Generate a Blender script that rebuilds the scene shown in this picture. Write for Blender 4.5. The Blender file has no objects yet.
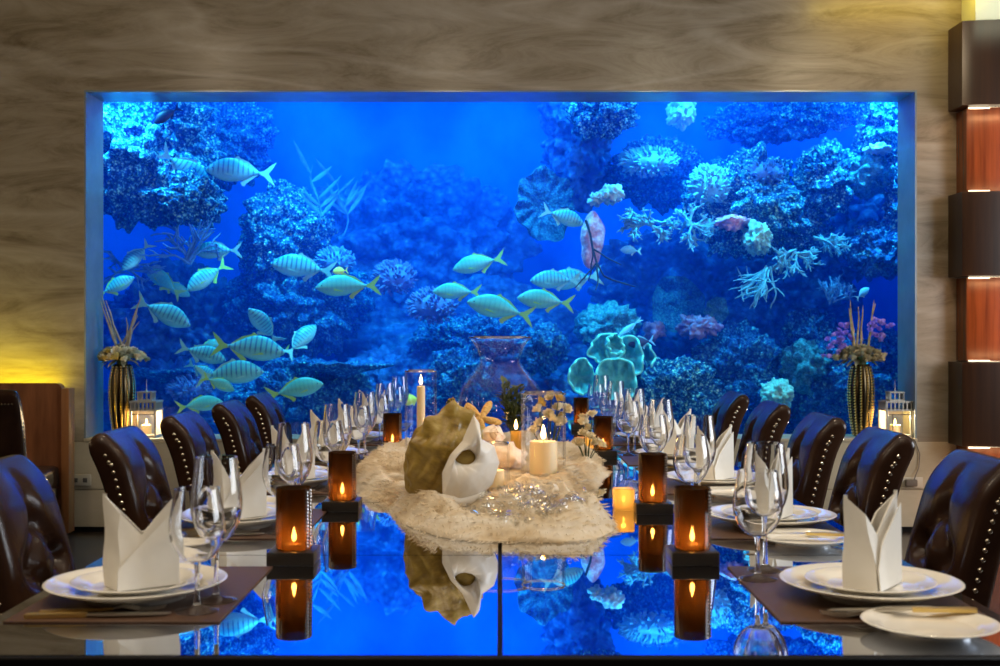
import bpy, bmesh, math, random
from mathutils import Vector, Matrix, noise
import numpy as np

sc = bpy.context.scene
C = sc.collection
PI = math.pi
R = math.radians
random.seed(7)

# ------------------------------------------------------------------ camera
CZ = 1.24          # camera height
TT = 0.79          # table top height
cam_d = bpy.data.cameras.new('camera')
cam = bpy.data.objects.new('camera', cam_d)
C.objects.link(cam)
cam.location = (0, 0, CZ)
cam.rotation_euler = (R(90), 0, 0)
cam_d.sensor_width = 36
cam_d.lens = 43.2
cam_d.clip_start = 0.05
cam_d.clip_end = 100
cam_d.dof.use_dof = True
cam_d.dof.focus_distance = 4.4
cam_d.dof.aperture_fstop = 7.0
sc.camera = cam

# ------------------------------------------------------------------ view / world
sc.view_settings.view_transform = 'Standard'
sc.view_settings.look = 'None'
sc.view_settings.exposure = 0.0
sc.view_settings.gamma = 1.0
sc.view_settings.use_curve_mapping = False
w = bpy.data.worlds.new('world')
sc.world = w
w.use_nodes = True
w.node_tree.nodes['Background'].inputs[0].default_value = (0.02, 0.02, 0.025, 1)
w.node_tree.nodes['Background'].inputs[1].default_value = 0.2
sc.cycles.max_bounces = 16
sc.cycles.transparent_max_bounces = 24
sc.cycles.transmission_bounces = 14
sc.cycles.glossy_bounces = 8
sc.cycles.diffuse_bounces = 4
sc.cycles.volume_bounces = 1
sc.cycles.use_denoising = True
sc.cycles.sample_clamp_indirect = 6.0
sc.cycles.caustics_refractive = True
sc.cycles.caustics_reflective = True


def lamp(name, kind, loc, energy, color=(1, 1, 1), size=0.1, size_y=None, target=None, spot=None, blend=0.5, spread=None):
    d = bpy.data.lights.new(name, kind)
    d.energy = energy
    d.color = color
    if kind == 'AREA':
        d.size = size
        if size_y:
            d.shape = 'RECTANGLE'
            d.size_y = size_y
        if spread:
            d.spread = R(spread)
    else:
        d.shadow_soft_size = size
    if kind == 'SPOT':
        d.spot_size = R(spot)
        d.spot_blend = blend
    o = bpy.data.objects.new(name, d)
    C.objects.link(o)
    o.location = loc
    if target is not None:
        v = Vector(target) - Vector(loc)
        o.rotation_euler = v.to_track_quat('-Z', 'Y').to_euler()
    return o


WARM = (1.0, 0.80, 0.55)
# ceiling downlights along the room
for lx in (-1.0, 1.0):
    for ly in (0.6, 2.6, 4.6):
        lamp('downlight', 'SPOT', (lx, ly, 3.28), 42, WARM, 0.05, target=(lx * 0.7, ly, 0), spot=95, blend=0.6)
# broad soft fill lamp added under the ceiling, out of view
lamp('ceiling_fill', 'AREA', (0, 2.2, 3.27), 36, (1.0, 0.84, 0.64), 4.0, 5.0, target=(0, 2.2, 0), spread=125)
# wall washers above the stone wall
for lx in (-2.2, -0.4, 1.2):
    lamp('wall_washer', 'SPOT', (lx, 5.6, 3.28), 19, (1.0, 0.80, 0.56), 0.06, target=(lx, 7.5, 2.3), spot=110, blend=0.8)
lamp('wall_washer', 'SPOT', (2.3, 5.6, 3.28), 46, (1.0, 0.80, 0.5), 0.06, target=(2.6, 7.5, 1.8), spot=100, blend=0.8)
# golden spill at the right end of the stone wall
lamp('golden_cove', 'AREA', (2.45, 7.25, 3.33), 2.2, (1.0, 0.72, 0.06), 0.9, 0.1, target=(2.45, 7.5, 3.1))
# added area lamps out of view: cool from the right, warm from the left
lamp('cool_side_fill', 'AREA', (4.8, 3.4, 1.95), 170, (0.88, 0.94, 1.0), 3.0, 1.7, target=(0, 3.6, 1.0))
for ly in (1.4, 3.4, 5.4):
    lamp('warm_side_fill', 'AREA', (-4.8, ly, 1.9), 9, (1.0, 0.72, 0.42), 0.35, 0.6, target=(0, ly, 1.0))
# accent spots on the two bouquets and the banquette
for lx in (-1, 1):
    lamp('accent_spot', 'SPOT', (lx * 2.15, 6.1, 3.28), 38, (1.0, 0.84, 0.62), 0.04, target=(lx * 2.32, 7.62, 1.0), spot=24, blend=0.6)
lamp('accent_spot', 'SPOT', (-2.9, 5.6, 3.28), 45, (1.0, 0.78, 0.55), 0.04, target=(-2.95, 7.2, 0.7), spot=34, blend=0.7)
# spots over the front of the tank shining onto the reef
for tx in (-2.6, -1.3, 0.0, 1.3, 2.6):
    lamp('tank_spot', 'SPOT', (tx, 8.0, 3.33), 530, (0.05, 0.53, 1.0), 0.05, target=(tx, 9.1, 0.55), spot=64, blend=0.9)
# tank lamps over the water
for tx in (-2.9, -1.75, -0.6, 0.6, 1.75, 2.9):
    lamp('tank_lamp', 'AREA', (tx, 8.5, 3.36), 35, (0.05, 0.50, 1.0), 0.6, 0.5, target=(tx * 1.02, 9.0, 0))
lamp('tank_lamp', 'AREA', (0, 9.6, 3.36), 105, (0.02, 0.32, 1.0), 6.5, 0.6, target=(0, 9.75, 0))

# ------------------------------------------------------------------ materials
MATS = {}


def nt(name):
    m = bpy.data.materials.new(name)
    m.use_nodes = True
    t = m.node_tree
    return m, t, t.nodes['Principled BSDF'], t.nodes['Material Output']


def pbr(name, color, rough=0.5, metal=0.0, spec=0.5, coat=0.0, emit=None, estr=0.0, sss=0.0, var=0.0, vscale=8.0, bump=0.0, bscale=60.0, sheen=0.0):
    m, t, b, o = nt(name)
    b.inputs['Base Color'].default_value = (*color, 1)
    b.inputs['Roughness'].default_value = rough
    b.inputs['Metallic'].default_value = metal
    b.inputs['Specular IOR Level'].default_value = spec
    b.inputs['Coat Weight'].default_value = coat
    b.inputs['Coat Roughness'].default_value = 0.06
    if sheen:
        b.inputs['Sheen Weight'].default_value = sheen
    if sss:
        b.inputs['Subsurface Weight'].default_value = sss
        b.inputs['Subsurface Radius'].default_value = (0.02, 0.01, 0.005)
    if emit:
        b.inputs['Emission Color'].default_value = (*emit, 1)
        b.inputs['Emission Strength'].default_value = estr
    if var or bump:
        tc = t.nodes.new('ShaderNodeTexCoord')
    if var:
        n = t.nodes.new('ShaderNodeTexNoise')
        n.inputs['Scale'].default_value = vscale
        n.inputs['Detail'].default_value = 5
        t.links.new(tc.outputs['Object'], n.inputs['Vector'])
        r = t.nodes.new('ShaderNodeValToRGB')
        r.color_ramp.elements[0].position = 0.3
        r.color_ramp.elements[1].position = 0.7
        r.color_ramp.elements[0].color = (*[c * (1 - var) for c in color], 1)
        r.color_ramp.elements[1].color = (*[min(1, c * (1 + var)) for c in color], 1)
        t.links.new(n.outputs['Fac'], r.inputs['Fac'])
        t.links.new(r.outputs['Color'], b.inputs['Base Color'])
    if bump:
        n = t.nodes.new('ShaderNodeTexNoise')
        n.inputs['Scale'].default_value = bscale
        n.inputs['Detail'].default_value = 4
        t.links.new(tc.outputs['Object'], n.inputs['Vector'])
        bp = t.nodes.new('ShaderNodeBump')
        bp.inputs['Strength'].default_value = bump
        bp.inputs['Distance'].default_value = 0.02
        t.links.new(n.outputs['Fac'], bp.inputs['Height'])
        t.links.new(bp.outputs['Normal'], b.inputs['Normal'])
    MATS[name] = m
    return m


def edge_weight(t, power=3.5, base=0.01):
    """reflection of a thin sheet: weak head-on, strong at grazing angles, the same from both faces"""
    lw = t.nodes.new('ShaderNodeLayerWeight')
    lw.inputs[0].default_value = 0.5
    pw = t.nodes.new('ShaderNodeMath')
    pw.operation = 'POWER'
    pw.inputs[1].default_value = power
    t.links.new(lw.outputs['Facing'], pw.inputs[0])
    ma = t.nodes.new('ShaderNodeMath')
    ma.operation = 'MULTIPLY_ADD'
    ma.inputs[1].default_value = 0.8
    ma.inputs[2].default_value = base
    t.links.new(pw.outputs[0], ma.inputs[0])
    return ma


def thin_glass(name, tint=(1, 1, 1), rough=0.02, refl=1.0, power=3.5):
    """thin clear pane: see-through with a fresnel reflection"""
    m, t, b, o = nt(name)
    t.nodes.remove(b)
    tr = t.nodes.new('ShaderNodeBsdfTransparent')
    tr.inputs[0].default_value = (*tint, 1)
    gl = t.nodes.new('ShaderNodeBsdfGlossy')
    gl.inputs['Roughness'].default_value = rough
    fr = edge_weight(t, power)
    mu = t.nodes.new('ShaderNodeMath')
    mu.operation = 'MULTIPLY'
    mu.use_clamp = True
    mu.inputs[1].default_value = refl
    mx = t.nodes.new('ShaderNodeMixShader')
    t.links.new(fr.outputs[0], mu.inputs[0])
    t.links.new(mu.outputs[0], mx.inputs[0])
    t.links.new(tr.outputs[0], mx.inputs[1])
    t.links.new(gl.outputs[0], mx.inputs[2])
    t.links.new(mx.outputs[0], o.inputs[0])
    MATS[name] = m
    return m


def real_glass(name, tint=(1, 1, 1), ior=1.45):
    m, t, b, o = nt(name)
    t.nodes.remove(b)
    g = t.nodes.new('ShaderNodeBsdfGlass')
    g.inputs['Color'].default_value = (*tint, 1)
    g.inputs['Roughness'].default_value = 0.0
    g.inputs['IOR'].default_value = ior
    t.links.new(g.outputs[0], o.inputs[0])
    MATS[name] = m
    return m


def translucent(name, tint, trans, mixf=0.5, gloss=0.15):
    """tinted shell: lets light and the flame show through"""
    m, t, b, o = nt(name)
    t.nodes.remove(b)
    tr = t.nodes.new('ShaderNodeBsdfTransparent')
    tr.inputs[0].default_value = (*tint, 1)
    tl = t.nodes.new('ShaderNodeBsdfTranslucent')
    tl.inputs[0].default_value = (*trans, 1)
    gl = t.nodes.new('ShaderNodeBsdfGlossy')
    gl.inputs['Roughness'].default_value = 0.08
    m1 = t.nodes.new('ShaderNodeMixShader')
    m1.inputs[0].default_value = mixf
    t.links.new(tr.outputs[0], m1.inputs[1])
    t.links.new(tl.outputs[0], m1.inputs[2])
    fr = edge_weight(t, 3.5)
    mu = t.nodes.new('ShaderNodeMath')
    mu.operation = 'MULTIPLY'
    mu.use_clamp = True
    mu.inputs[1].default_value = gloss * 6
    m2 = t.nodes.new('ShaderNodeMixShader')
    t.links.new(fr.outputs[0], mu.inputs[0])
    t.links.new(mu.outputs[0], m2.inputs[0])
    t.links.new(m1.outputs[0], m2.inputs[1])
    t.links.new(gl.outputs[0], m2.inputs[2])
    t.links.new(m2.outputs[0], o.inputs[0])
    MATS[name] = m
    return m


def emitter(name, color, strength):
    m, t, b, o = nt(name)
    t.nodes.remove(b)
    e = t.nodes.new('ShaderNodeEmission')
    e.inputs[0].default_value = (*color, 1)
    e.inputs[1].default_value = strength
    t.links.new(e.outputs[0], o.inputs[0])
    MATS[name] = m
    return m


def ramp_mat(name, stops, scale, rough=0.8, stretch=(1, 1, 1), detail=8, distort=0.0, bump=0.3, bdist=0.02, vor=0.0, coords='Object', spec=0.3, warp=None):
    m, t, b, o = nt(name)
    tc = t.nodes.new('ShaderNodeTexCoord')
    mp = t.nodes.new('ShaderNodeMapping')
    mp.inputs['Scale'].default_value = stretch
    t.links.new(tc.outputs[coords], mp.inputs['Vector'])
    n = t.nodes.new('ShaderNodeTexNoise')
    n.inputs['Scale'].default_value = scale
    n.inputs['Detail'].default_value = detail
    n.inputs['Roughness'].default_value = 0.62
    n.inputs['Distortion'].default_value = distort
    t.links.new(mp.outputs[0], n.inputs['Vector'])
    r = t.nodes.new('ShaderNodeValToRGB')
    els = r.color_ramp.elements
    els[0].position, els[0].color = stops[0][0], (*stops[0][1], 1)
    els[1].position, els[1].color = stops[-1][0], (*stops[-1][1], 1)
    for p, c in stops[1:-1]:
        e = els.new(p)
        e.color = (*c, 1)
    src = n.outputs['Fac']
    if vor:
        v = t.nodes.new('ShaderNodeTexVoronoi')
        v.inputs['Scale'].default_value = scale * vor
        t.links.new(mp.outputs[0], v.inputs['Vector'])
        mu = t.nodes.new('ShaderNodeMath')
        mu.operation = 'MULTIPLY_ADD'
        mu.inputs[1].default_value = -0.38
        t.links.new(v.outputs['Distance'], mu.inputs[0])
        ad = t.nodes.new('ShaderNodeMath')
        ad.operation = 'ADD'
        ad.inputs[1].default_value = 0.14
        t.links.new(n.outputs['Fac'], ad.inputs[0])
        t.links.new(ad.outputs[0], mu.inputs[2])
        src = mu.outputs[0]
    t.links.new(src, r.inputs['Fac'])
    t.links.new(r.outputs['Color'], b.inputs['Base Color'])
    b.inputs['Roughness'].default_value = rough
    b.inputs['Specular IOR Level'].default_value = spec
    if bump:
        bp = t.nodes.new('ShaderNodeBump')
        bp.inputs['Strength'].default_value = bump
        bp.inputs['Distance'].default_value = bdist
        t.links.new(src, bp.inputs['Height'])
        t.links.new(bp.outputs['Normal'], b.inputs['Normal'])
    MATS[name] = m
    return m


# --- setting materials
def stone_material():
    m, t, b, o = nt('brown_marble')
    tc = t.nodes.new('ShaderNodeTexCoord')
    mp = t.nodes.new('ShaderNodeMapping')
    mp.inputs['Scale'].default_value = (0.35, 1, 1.6)
    t.links.new(tc.outputs['Object'], mp.inputs['Vector'])
    n1 = t.nodes.new('ShaderNodeTexNoise')
    n1.inputs['Scale'].default_value = 3.4
    n1.inputs['Detail'].default_value = 10
    n1.inputs['Roughness'].default_value = 0.72
    n1.inputs['Distortion'].default_value = 1.2
    t.links.new(mp.outputs[0], n1.inputs['Vector'])
    r1 = t.nodes.new('ShaderNodeValToRGB')
    e = r1.color_ramp.elements
    e[0].position, e[0].color = 0.30, (0.13, 0.095, 0.055, 1)
    e[1].position, e[1].color = 0.72, (0.36, 0.31, 0.24, 1)
    x = e.new(0.48)
    x.color = (0.25, 0.205, 0.145, 1)
    t.links.new(n1.outputs['Fac'], r1.inputs['Fac'])
    # pale curving streaks
    mp2 = t.nodes.new('ShaderNodeMapping')
    mp2.inputs['Scale'].default_value = (0.22, 1, 1.0)
    mp2.inputs['Location'].default_value = (0.4, 0, 0.7)
    t.links.new(tc.outputs['Object'], mp2.inputs['Vector'])
    n2 = t.nodes.new('ShaderNodeTexNoise')
    n2.inputs['Scale'].default_value = 1.7
    n2.inputs['Detail'].default_value = 3
    n2.inputs['Distortion'].default_value = 0.6
    t.links.new(mp2.outputs[0], n2.inputs['Vector'])
    r2 = t.nodes.new('ShaderNodeValToRGB')
    e = r2.color_ramp.elements
    e[0].position, e[0].color = 0.465, (0, 0, 0, 1)
    e[1].position, e[1].color = 0.545, (0, 0, 0, 1)
    x = e.new(0.505)
    x.color = (0.22, 0.22, 0.22, 1)
    t.links.new(n2.outputs['Fac'], r2.inputs['Fac'])
    mx = t.nodes.new('ShaderNodeMixRGB')
    mx.inputs[2].default_value = (0.62, 0.56, 0.48, 1)
    t.links.new(r2.outputs['Color'], mx.inputs[0])
    t.links.new(r1.outputs['Color'], mx.inputs[1])
    t.links.new(mx.outputs[0], b.inputs['Base Color'])
    b.inputs['Roughness'].default_value = 0.32
    b.inputs['Specular IOR Level'].default_value = 0.3
    MATS['brown_marble'] = m


stone_material()
ramp_mat('cream_stone', [(0.3, (0.36, 0.30, 0.20)), (0.7, (0.52, 0.46, 0.34))], 3, 0.4, (0.5, 1, 1), bump=0)
ramp_mat('reveal_stone', [(0.3, (0.15, 0.19, 0.22)), (0.7, (0.22, 0.26, 0.29))], 4, 0.26, bump=0, spec=0.7)
pbr('dark_floor', (0.035, 0.026, 0.022), 0.25, var=0.3, vscale=3)
pbr('ceiling_paint', (0.42, 0.36, 0.27), 0.8)
pbr('room_wall', (0.16, 0.11, 0.07), 0.6, var=0.3, vscale=2)
pbr('pale_soffit', (0.75, 0.78, 0.66), 0.7)
ramp_mat('tank_blue', [(0.3, (0.0, 0.10, 0.62)), (0.7, (0.01, 0.22, 0.95))], 1.6, 0.9, (1, 1, 0.7), detail=6, bump=0)
ramp_mat('tank_sand', [(0.3, (0.10, 0.25, 0.45)), (0.7, (0.35, 0.5, 0.6))], 12, 0.9, bump=0.3)
thin_glass('tank_pane', (0.97, 0.99, 1.0), 0.0, 0.3, 5)

# --- table materials
m, t, b, o = nt('mirror_top')
b.inputs['Base Color'].default_value = (0.62, 0.66, 0.74, 1)
b.inputs['Metallic'].default_value = 1.0
b.inputs['Roughness'].default_value = 0.012
MATS['mirror_top'] = m
pbr('black_lacquer', (0.004, 0.004, 0.005), 0.55, spec=0.1)
ramp_mat('brown_placemat', [(0.3, (0.065, 0.032, 0.018)), (0.7, (0.10, 0.050, 0.028))], 40, 0.45, (1, 6, 1), bump=0.15, bdist=0.002)
pbr('porcelain', (0.82, 0.79, 0.72), 0.12, coat=0.4)
ramp_mat('linen', [(0.3, (0.76, 0.74, 0.69)), (0.7, (0.86, 0.84, 0.79))], 6, 0.9, bump=0.1, bdist=0.004)
pbr('steel', (0.85, 0.80, 0.70), 0.32, metal=1.0)
pbr('gold_steel', (0.95, 0.70, 0.26), 0.32, metal=1.0)
real_glass('clear_glass', (0.99, 0.99, 0.99), 1.45)
thin_glass('thin_clear', (0.998, 0.998, 0.998), 0.02, 1.3, 5.0)
thin_glass('rim_glass', (0.95, 0.95, 0.95), 0.06, 1.6, 1.0)
thin_glass('crystal_thin', (0.975, 0.97, 0.95), 0.04, 1.6, 2.5)
translucent('amber_cup', (0.085, 0.060, 0.030), (0.085, 0.030, 0.006), 0.40, 0.12)
translucent('frosted_amber', (0.5, 0.30, 0.10), (1.0, 0.72, 0.30), 0.7, 0.1)
pbr('dark_block', (0.022, 0.016, 0.012), 0.3)
pbr('crystal', (0.42, 0.40, 0.40), 0.12, metal=0.7)  # bright beads that stand for glints on the votive cups
pbr('ivory_wax', (0.88, 0.70, 0.42), 0.5, sss=0.25)
pbr('wick', (0.02, 0.02, 0.02), 0.9)
emitter('flame', (1.0, 0.56, 0.16), 26)
emitter('flame_bright', (1.0, 0.50, 0.13), 230)
ramp_mat('cream_fur', [(0.32, (0.50, 0.36, 0.19)), (0.48, (0.80, 0.69, 0.52)), (0.66, (0.94, 0.91, 0.84))], 8, 0.95, detail=9, bump=0.7, bdist=0.015, spec=0.1)  # pale and tan stops put fold highlights and shadow into the fur
ramp_mat('golden_shell', [(0.3, (0.14, 0.08, 0.012)), (0.5, (0.34, 0.22, 0.035)), (0.75, (0.52, 0.38, 0.11))], 11, 0.35, (1, 1, 2.5), bump=0.4, bdist=0.01, spec=0.5)
ramp_mat('white_shell', [(0.3, (0.74, 0.66, 0.55)), (0.6, (0.88, 0.85, 0.80))], 10, 0.3, bump=0.15, bdist=0.006)
ramp_mat('pink_shell', [(0.3, (0.70, 0.45, 0.30)), (0.6, (0.86, 0.72, 0.58))], 16, 0.4, bump=0.3, bdist=0.006)
pbr('starfish', (0.70, 0.42, 0.12), 0.7, bump=0.6, bscale=90)
pbr('leaf_green', (0.06, 0.085, 0.018), 0.5, var=0.5, vscale=14)
pbr('dry_yellow', (0.60, 0.42, 0.10), 0.7, var=0.4, vscale=30)
pbr('dry_cream', (0.80, 0.70, 0.48), 0.7, var=0.25, vscale=30)
pbr('dry_gold', (0.33, 0.27, 0.15), 0.7, var=0.5, vscale=30)
pbr('lilac', (0.38, 0.26, 0.88), 0.7, var=0.3, vscale=40)
pbr('grey_leaf', (0.34, 0.33, 0.22), 0.7, var=0.4, vscale=20)
pbr('twig', (0.36, 0.33, 0.27), 0.8, var=0.3, vscale=30)
pbr('bronze', (0.085, 0.062, 0.034), 0.25, metal=1.0)
pbr('gold_bead', (0.95, 0.72, 0.30), 0.15, metal=1.0)
pbr('silver_paint', (0.42, 0.40, 0.36), 0.35, metal=0.4)
pbr('dark_frame', (0.10, 0.09, 0.08), 0.4)
pbr('cable', (0.12, 0.10, 0.08), 0.6)
pbr('plug_cover', (0.48, 0.44, 0.35), 0.5)

# --- chair materials
m, t, b, o = nt('brown_leather')
tc = t.nodes.new('ShaderNodeTexCoord')
n = t.nodes.new('ShaderNodeTexNoise')
n.inputs['Scale'].default_value = 5
n.inputs['Detail'].default_value = 5
t.links.new(tc.outputs['Object'], n.inputs['Vector'])
r_ = t.nodes.new('ShaderNodeValToRGB')
r_.color_ramp.elements[0].position, r_.color_ramp.elements[0].color = 0.3, (0.016, 0.007, 0.005, 1)
r_.color_ramp.elements[1].position, r_.color_ramp.elements[1].color = 0.75, (0.052, 0.023, 0.012, 1)
t.links.new(n.outputs['Fac'], r_.inputs['Fac'])
t.links.new(r_.outputs['Color'], b.inputs['Base Color'])
b.inputs['Roughness'].default_value = 0.24
b.inputs['Specular IOR Level'].default_value = 0.28
v = t.nodes.new('ShaderNodeTexVoronoi')
v.inputs['Scale'].default_value = 260
t.links.new(tc.outputs['Object'], v.inputs['Vector'])
bp = t.nodes.new('ShaderNodeBump')
bp.inputs['Strength'].default_value = 0.06
bp.inputs['Distance'].default_value = 0.003
t.links.new(v.outputs['Distance'], bp.inputs['Height'])
t.links.new(bp.outputs['Normal'], b.inputs['Normal'])
MATS['brown_leather'] = m
pbr('nail', (0.75, 0.66, 0.52), 0.18, metal=1.0)
pbr('dark_wood', (0.025, 0.014, 0.009), 0.3)
ramp_mat('walnut', [(0.3, (0.10, 0.030, 0.010)), (0.7, (0.26, 0.095, 0.035))], 5, 0.3, (3, 3, 0.4), bump=0, spec=0.5)
ramp_mat('walnut_light', [(0.3, (0.20, 0.075, 0.022)), (0.7, (0.32, 0.13, 0.045))], 5, 0.4, (3, 3, 0.4), bump=0)
ramp_mat('lit_veneer', [(0.3, (0.11, 0.024, 0.006)), (0.7, (0.23, 0.060, 0.015))], 4, 0.25, (6, 6, 0.3), bump=0, spec=0.5)  # tone of the lit rows, strip light put into the colour
ramp_mat('unlit_veneer', [(0.3, (0.024, 0.009, 0.004)), (0.7, (0.055, 0.021, 0.007))], 4, 0.3, (6, 6, 0.3), bump=0, spec=0.4)  # same veneer, darkened for the rows outside the strip light
emitter('led_white', (1.0, 0.82, 0.55), 3.0)
emitter('led_yellow', (1.0, 0.78, 0.05), 4.0)

# --- reef materials; the water's blue light is put into the rocks' dark stops
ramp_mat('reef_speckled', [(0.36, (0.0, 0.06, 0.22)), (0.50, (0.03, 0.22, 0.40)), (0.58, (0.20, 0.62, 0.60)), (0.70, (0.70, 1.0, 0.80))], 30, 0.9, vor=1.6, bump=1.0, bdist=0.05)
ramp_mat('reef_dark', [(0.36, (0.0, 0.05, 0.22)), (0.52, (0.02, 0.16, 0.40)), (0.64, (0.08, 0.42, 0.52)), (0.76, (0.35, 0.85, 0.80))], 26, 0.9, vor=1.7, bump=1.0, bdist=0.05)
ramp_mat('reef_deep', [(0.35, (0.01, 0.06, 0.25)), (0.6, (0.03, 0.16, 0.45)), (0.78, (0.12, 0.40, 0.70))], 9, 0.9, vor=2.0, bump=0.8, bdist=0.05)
ramp_mat('coral_cyan', [(0.35, (0.05, 0.28, 0.34)), (0.7, (0.16, 0.62, 0.60))], 14, 0.8, bump=0.5, bdist=0.02)
ramp_mat('coral_teal', [(0.35, (0.02, 0.14, 0.20)), (0.7, (0.08, 0.34, 0.42))], 40, 0.8, vor=1.5, bump=0.8, bdist=0.02)
ramp_mat('coral_dark', [(0.35, (0.0, 0.04, 0.12)), (0.7, (0.025, 0.17, 0.26))], 40, 0.8, vor=1.5, bump=0.8, bdist=0.02)
pbr('coral_rim', (0.25, 0.75, 0.62), 0.8)
pbr('coral_white', (0.38, 0.52, 0.56), 0.8, bump=0.6, bscale=30)
pbr('coral_pale', (0.26, 0.54, 0.48), 0.8, var=0.25, vscale=25, bump=0.8, bscale=25)
ramp_mat('coral_pink', [(0.35, (0.55, 0.24, 0.34)), (0.65, (0.80, 0.45, 0.55))], 26, 0.8, vor=1.5, bump=0.6, bdist=0.02)
pbr('coral_violet', (0.10, 0.16, 0.40), 0.8, var=0.3, vscale=20)
pbr('coral_rose', (0.20, 0.15, 0.30), 0.8, var=0.3, vscale=20)
pbr('coral_branch', (0.12, 0.36, 0.46), 0.7, var=0.15, vscale=30)
pbr('coral_branch_blue', (0.08, 0.26, 0.52), 0.7, var=0.3, vscale=30)
pbr('weed', (0.02, 0.16, 0.32), 0.7, var=0.3, vscale=20)
pbr('dark_gorgonian', (0.01, 0.02, 0.05), 0.8)


def add_translucency(name, color, f):
    t = MATS[name].node_tree
    o = t.nodes['Material Output']
    b = t.nodes['Principled BSDF']
    tl = t.nodes.new('ShaderNodeBsdfTranslucent')
    tl.inputs[0].default_value = (*color, 1)
    mx = t.nodes.new('ShaderNodeMixShader')
    mx.inputs[0].default_value = f
    t.links.new(b.outputs[0], mx.inputs[1])
    t.links.new(tl.outputs[0], mx.inputs[2])
    t.links.new(mx.outputs[0], o.inputs[0])


add_translucency('cream_fur', (0.95, 0.88, 0.76), 0.35)


def fish_material(name, back, belly, stripe, amount):
    m, t, b, o = nt(name)
    tc = t.nodes.new('ShaderNodeTexCoord')
    sp = t.nodes.new('ShaderNodeSeparateXYZ')
    t.links.new(tc.outputs['Object'], sp.inputs[0])
    rz = t.nodes.new('ShaderNodeMapRange')
    rz.inputs[1].default_value = -0.10
    rz.inputs[2].default_value = 0.12
    t.links.new(sp.outputs[2], rz.inputs[0])
    mixb = t.nodes.new('ShaderNodeMixRGB')
    mixb.inputs[1].default_value = (*belly, 1)
    mixb.inputs[2].default_value = (*back, 1)
    t.links.new(rz.outputs[0], mixb.inputs[0])
    wv = t.nodes.new('ShaderNodeTexWave')
    wv.bands_direction = 'X'
    wv.inputs['Scale'].default_value = 4.4
    wv.inputs['Distortion'].default_value = 0.6
    wv.inputs['Detail'].default_value = 1
    t.links.new(tc.outputs['Object'], wv.inputs['Vector'])
    r = t.nodes.new('ShaderNodeValToRGB')
    r.color_ramp.elements[0].position = 0.66
    r.color_ramp.elements[0].color = (0, 0, 0, 1)
    r.color_ramp.elements[1].position = 0.86
    r.color_ramp.elements[1].color = (amount, amount, amount, 1)
    t.links.new(wv.outputs['Fac'], r.inputs['Fac'])
    fz = t.nodes.new('ShaderNodeMapRange')      # stripes fade on the belly
    fz.inputs[1].default_value = -0.07
    fz.inputs[2].default_value = 0.0
    t.links.new(sp.outputs[2], fz.inputs[0])
    mu = t.nodes.new('ShaderNodeMath')
    mu.operation = 'MULTIPLY'
    t.links.new(r.outputs['Color'], mu.inputs[0])
    t.links.new(fz.outputs[0], mu.inputs[1])
    mixs = t.nodes.new('ShaderNodeMixRGB')
    mixs.inputs[2].default_value = (*stripe, 1)
    t.links.new(mu.outputs[0], mixs.inputs[0])
    t.links.new(mixb.outputs[0], mixs.inputs[1])
    t.links.new(mixs.outputs[0], b.inputs['Base Color'])
    b.inputs['Roughness'].default_value = 0.4
    MATS[name] = m


fish_material('fish_striped', (0.05, 0.36, 0.38), (0.20, 0.58, 0.60), (0.005, 0.07, 0.24), 0.72)
fish_material('fish_plain', (0.06, 0.38, 0.32), (0.20, 0.58, 0.50), (0.02, 0.20, 0.28), 0.25)
pbr('fish_dark', (0.015, 0.025, 0.07), 0.5)
pbr('fish_blue', (0.16, 0.55, 0.80), 0.5)
pbr('fish_yellow', (0.95, 0.90, 0.10), 0.5)
pbr('fin_yellow', (0.30, 0.52, 0.10), 0.5)
pbr('fin_pale', (0.22, 0.52, 0.50), 0.5)
pbr('fish_eye', (0.01, 0.01, 0.012), 0.2)


# ------------------------------------------------------------------ helpers
def shade(bm, ang=40):
    bm.normal_update()
    for f in bm.faces:
        f.smooth = True
    lim = R(ang)
    for e in bm.edges:
        if len(e.link_faces) == 2:
            try:
                e.smooth = e.calc_face_angle() < lim
            except ValueError:
                pass


def obj(name, bm, mat, parent=None, loc=None, rot=None, ang=40, recalc=True):
    if recalc:
        bmesh.ops.recalc_face_normals(bm, faces=bm.faces)
    shade(bm, ang)
    me = bpy.data.meshes.new(name)
    bm.to_mesh(me)
    bm.free()
    if isinstance(mat, (list, tuple)):
        for k in mat:
            me.materials.append(MATS[k])
    else:
        me.materials.append(MATS[mat])
    o = bpy.data.objects.new(name, me)
    C.objects.link(o)
    if parent is not None:
        o.parent = parent
    if loc is not None:
        o.location = loc
    if rot is not None:
        o.rotation_euler = rot
    return o


def tag(o, label=None, cat=None, group=None, kind=None):
    if label:
        o['label'] = label
    if cat:
        o['category'] = cat
    if group:
        o['group'] = group
    if kind:
        o['kind'] = kind
    return o


def thing(name, label, cat, loc=(0, 0, 0), rot=(0, 0, 0), group=None):
    o = bpy.data.objects.new(name, None)
    o.empty_display_size = 0.05
    C.objects.link(o)
    o.location = loc
    o.rotation_euler = rot
    return tag(o, label, cat, group)


KIDS = {}


def copy_tree(o, parent=None):
    c = o.copy()
    C.objects.link(c)
    if parent is not None:
        c.parent = parent
    for ch in list(o.children):
        copy_tree(ch, c)
    return c


def struct(name, bm, mat, ang=40):
    return tag(obj(name, bm, mat, ang=ang), kind='structure')


def B():
    return bmesh.new()


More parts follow.
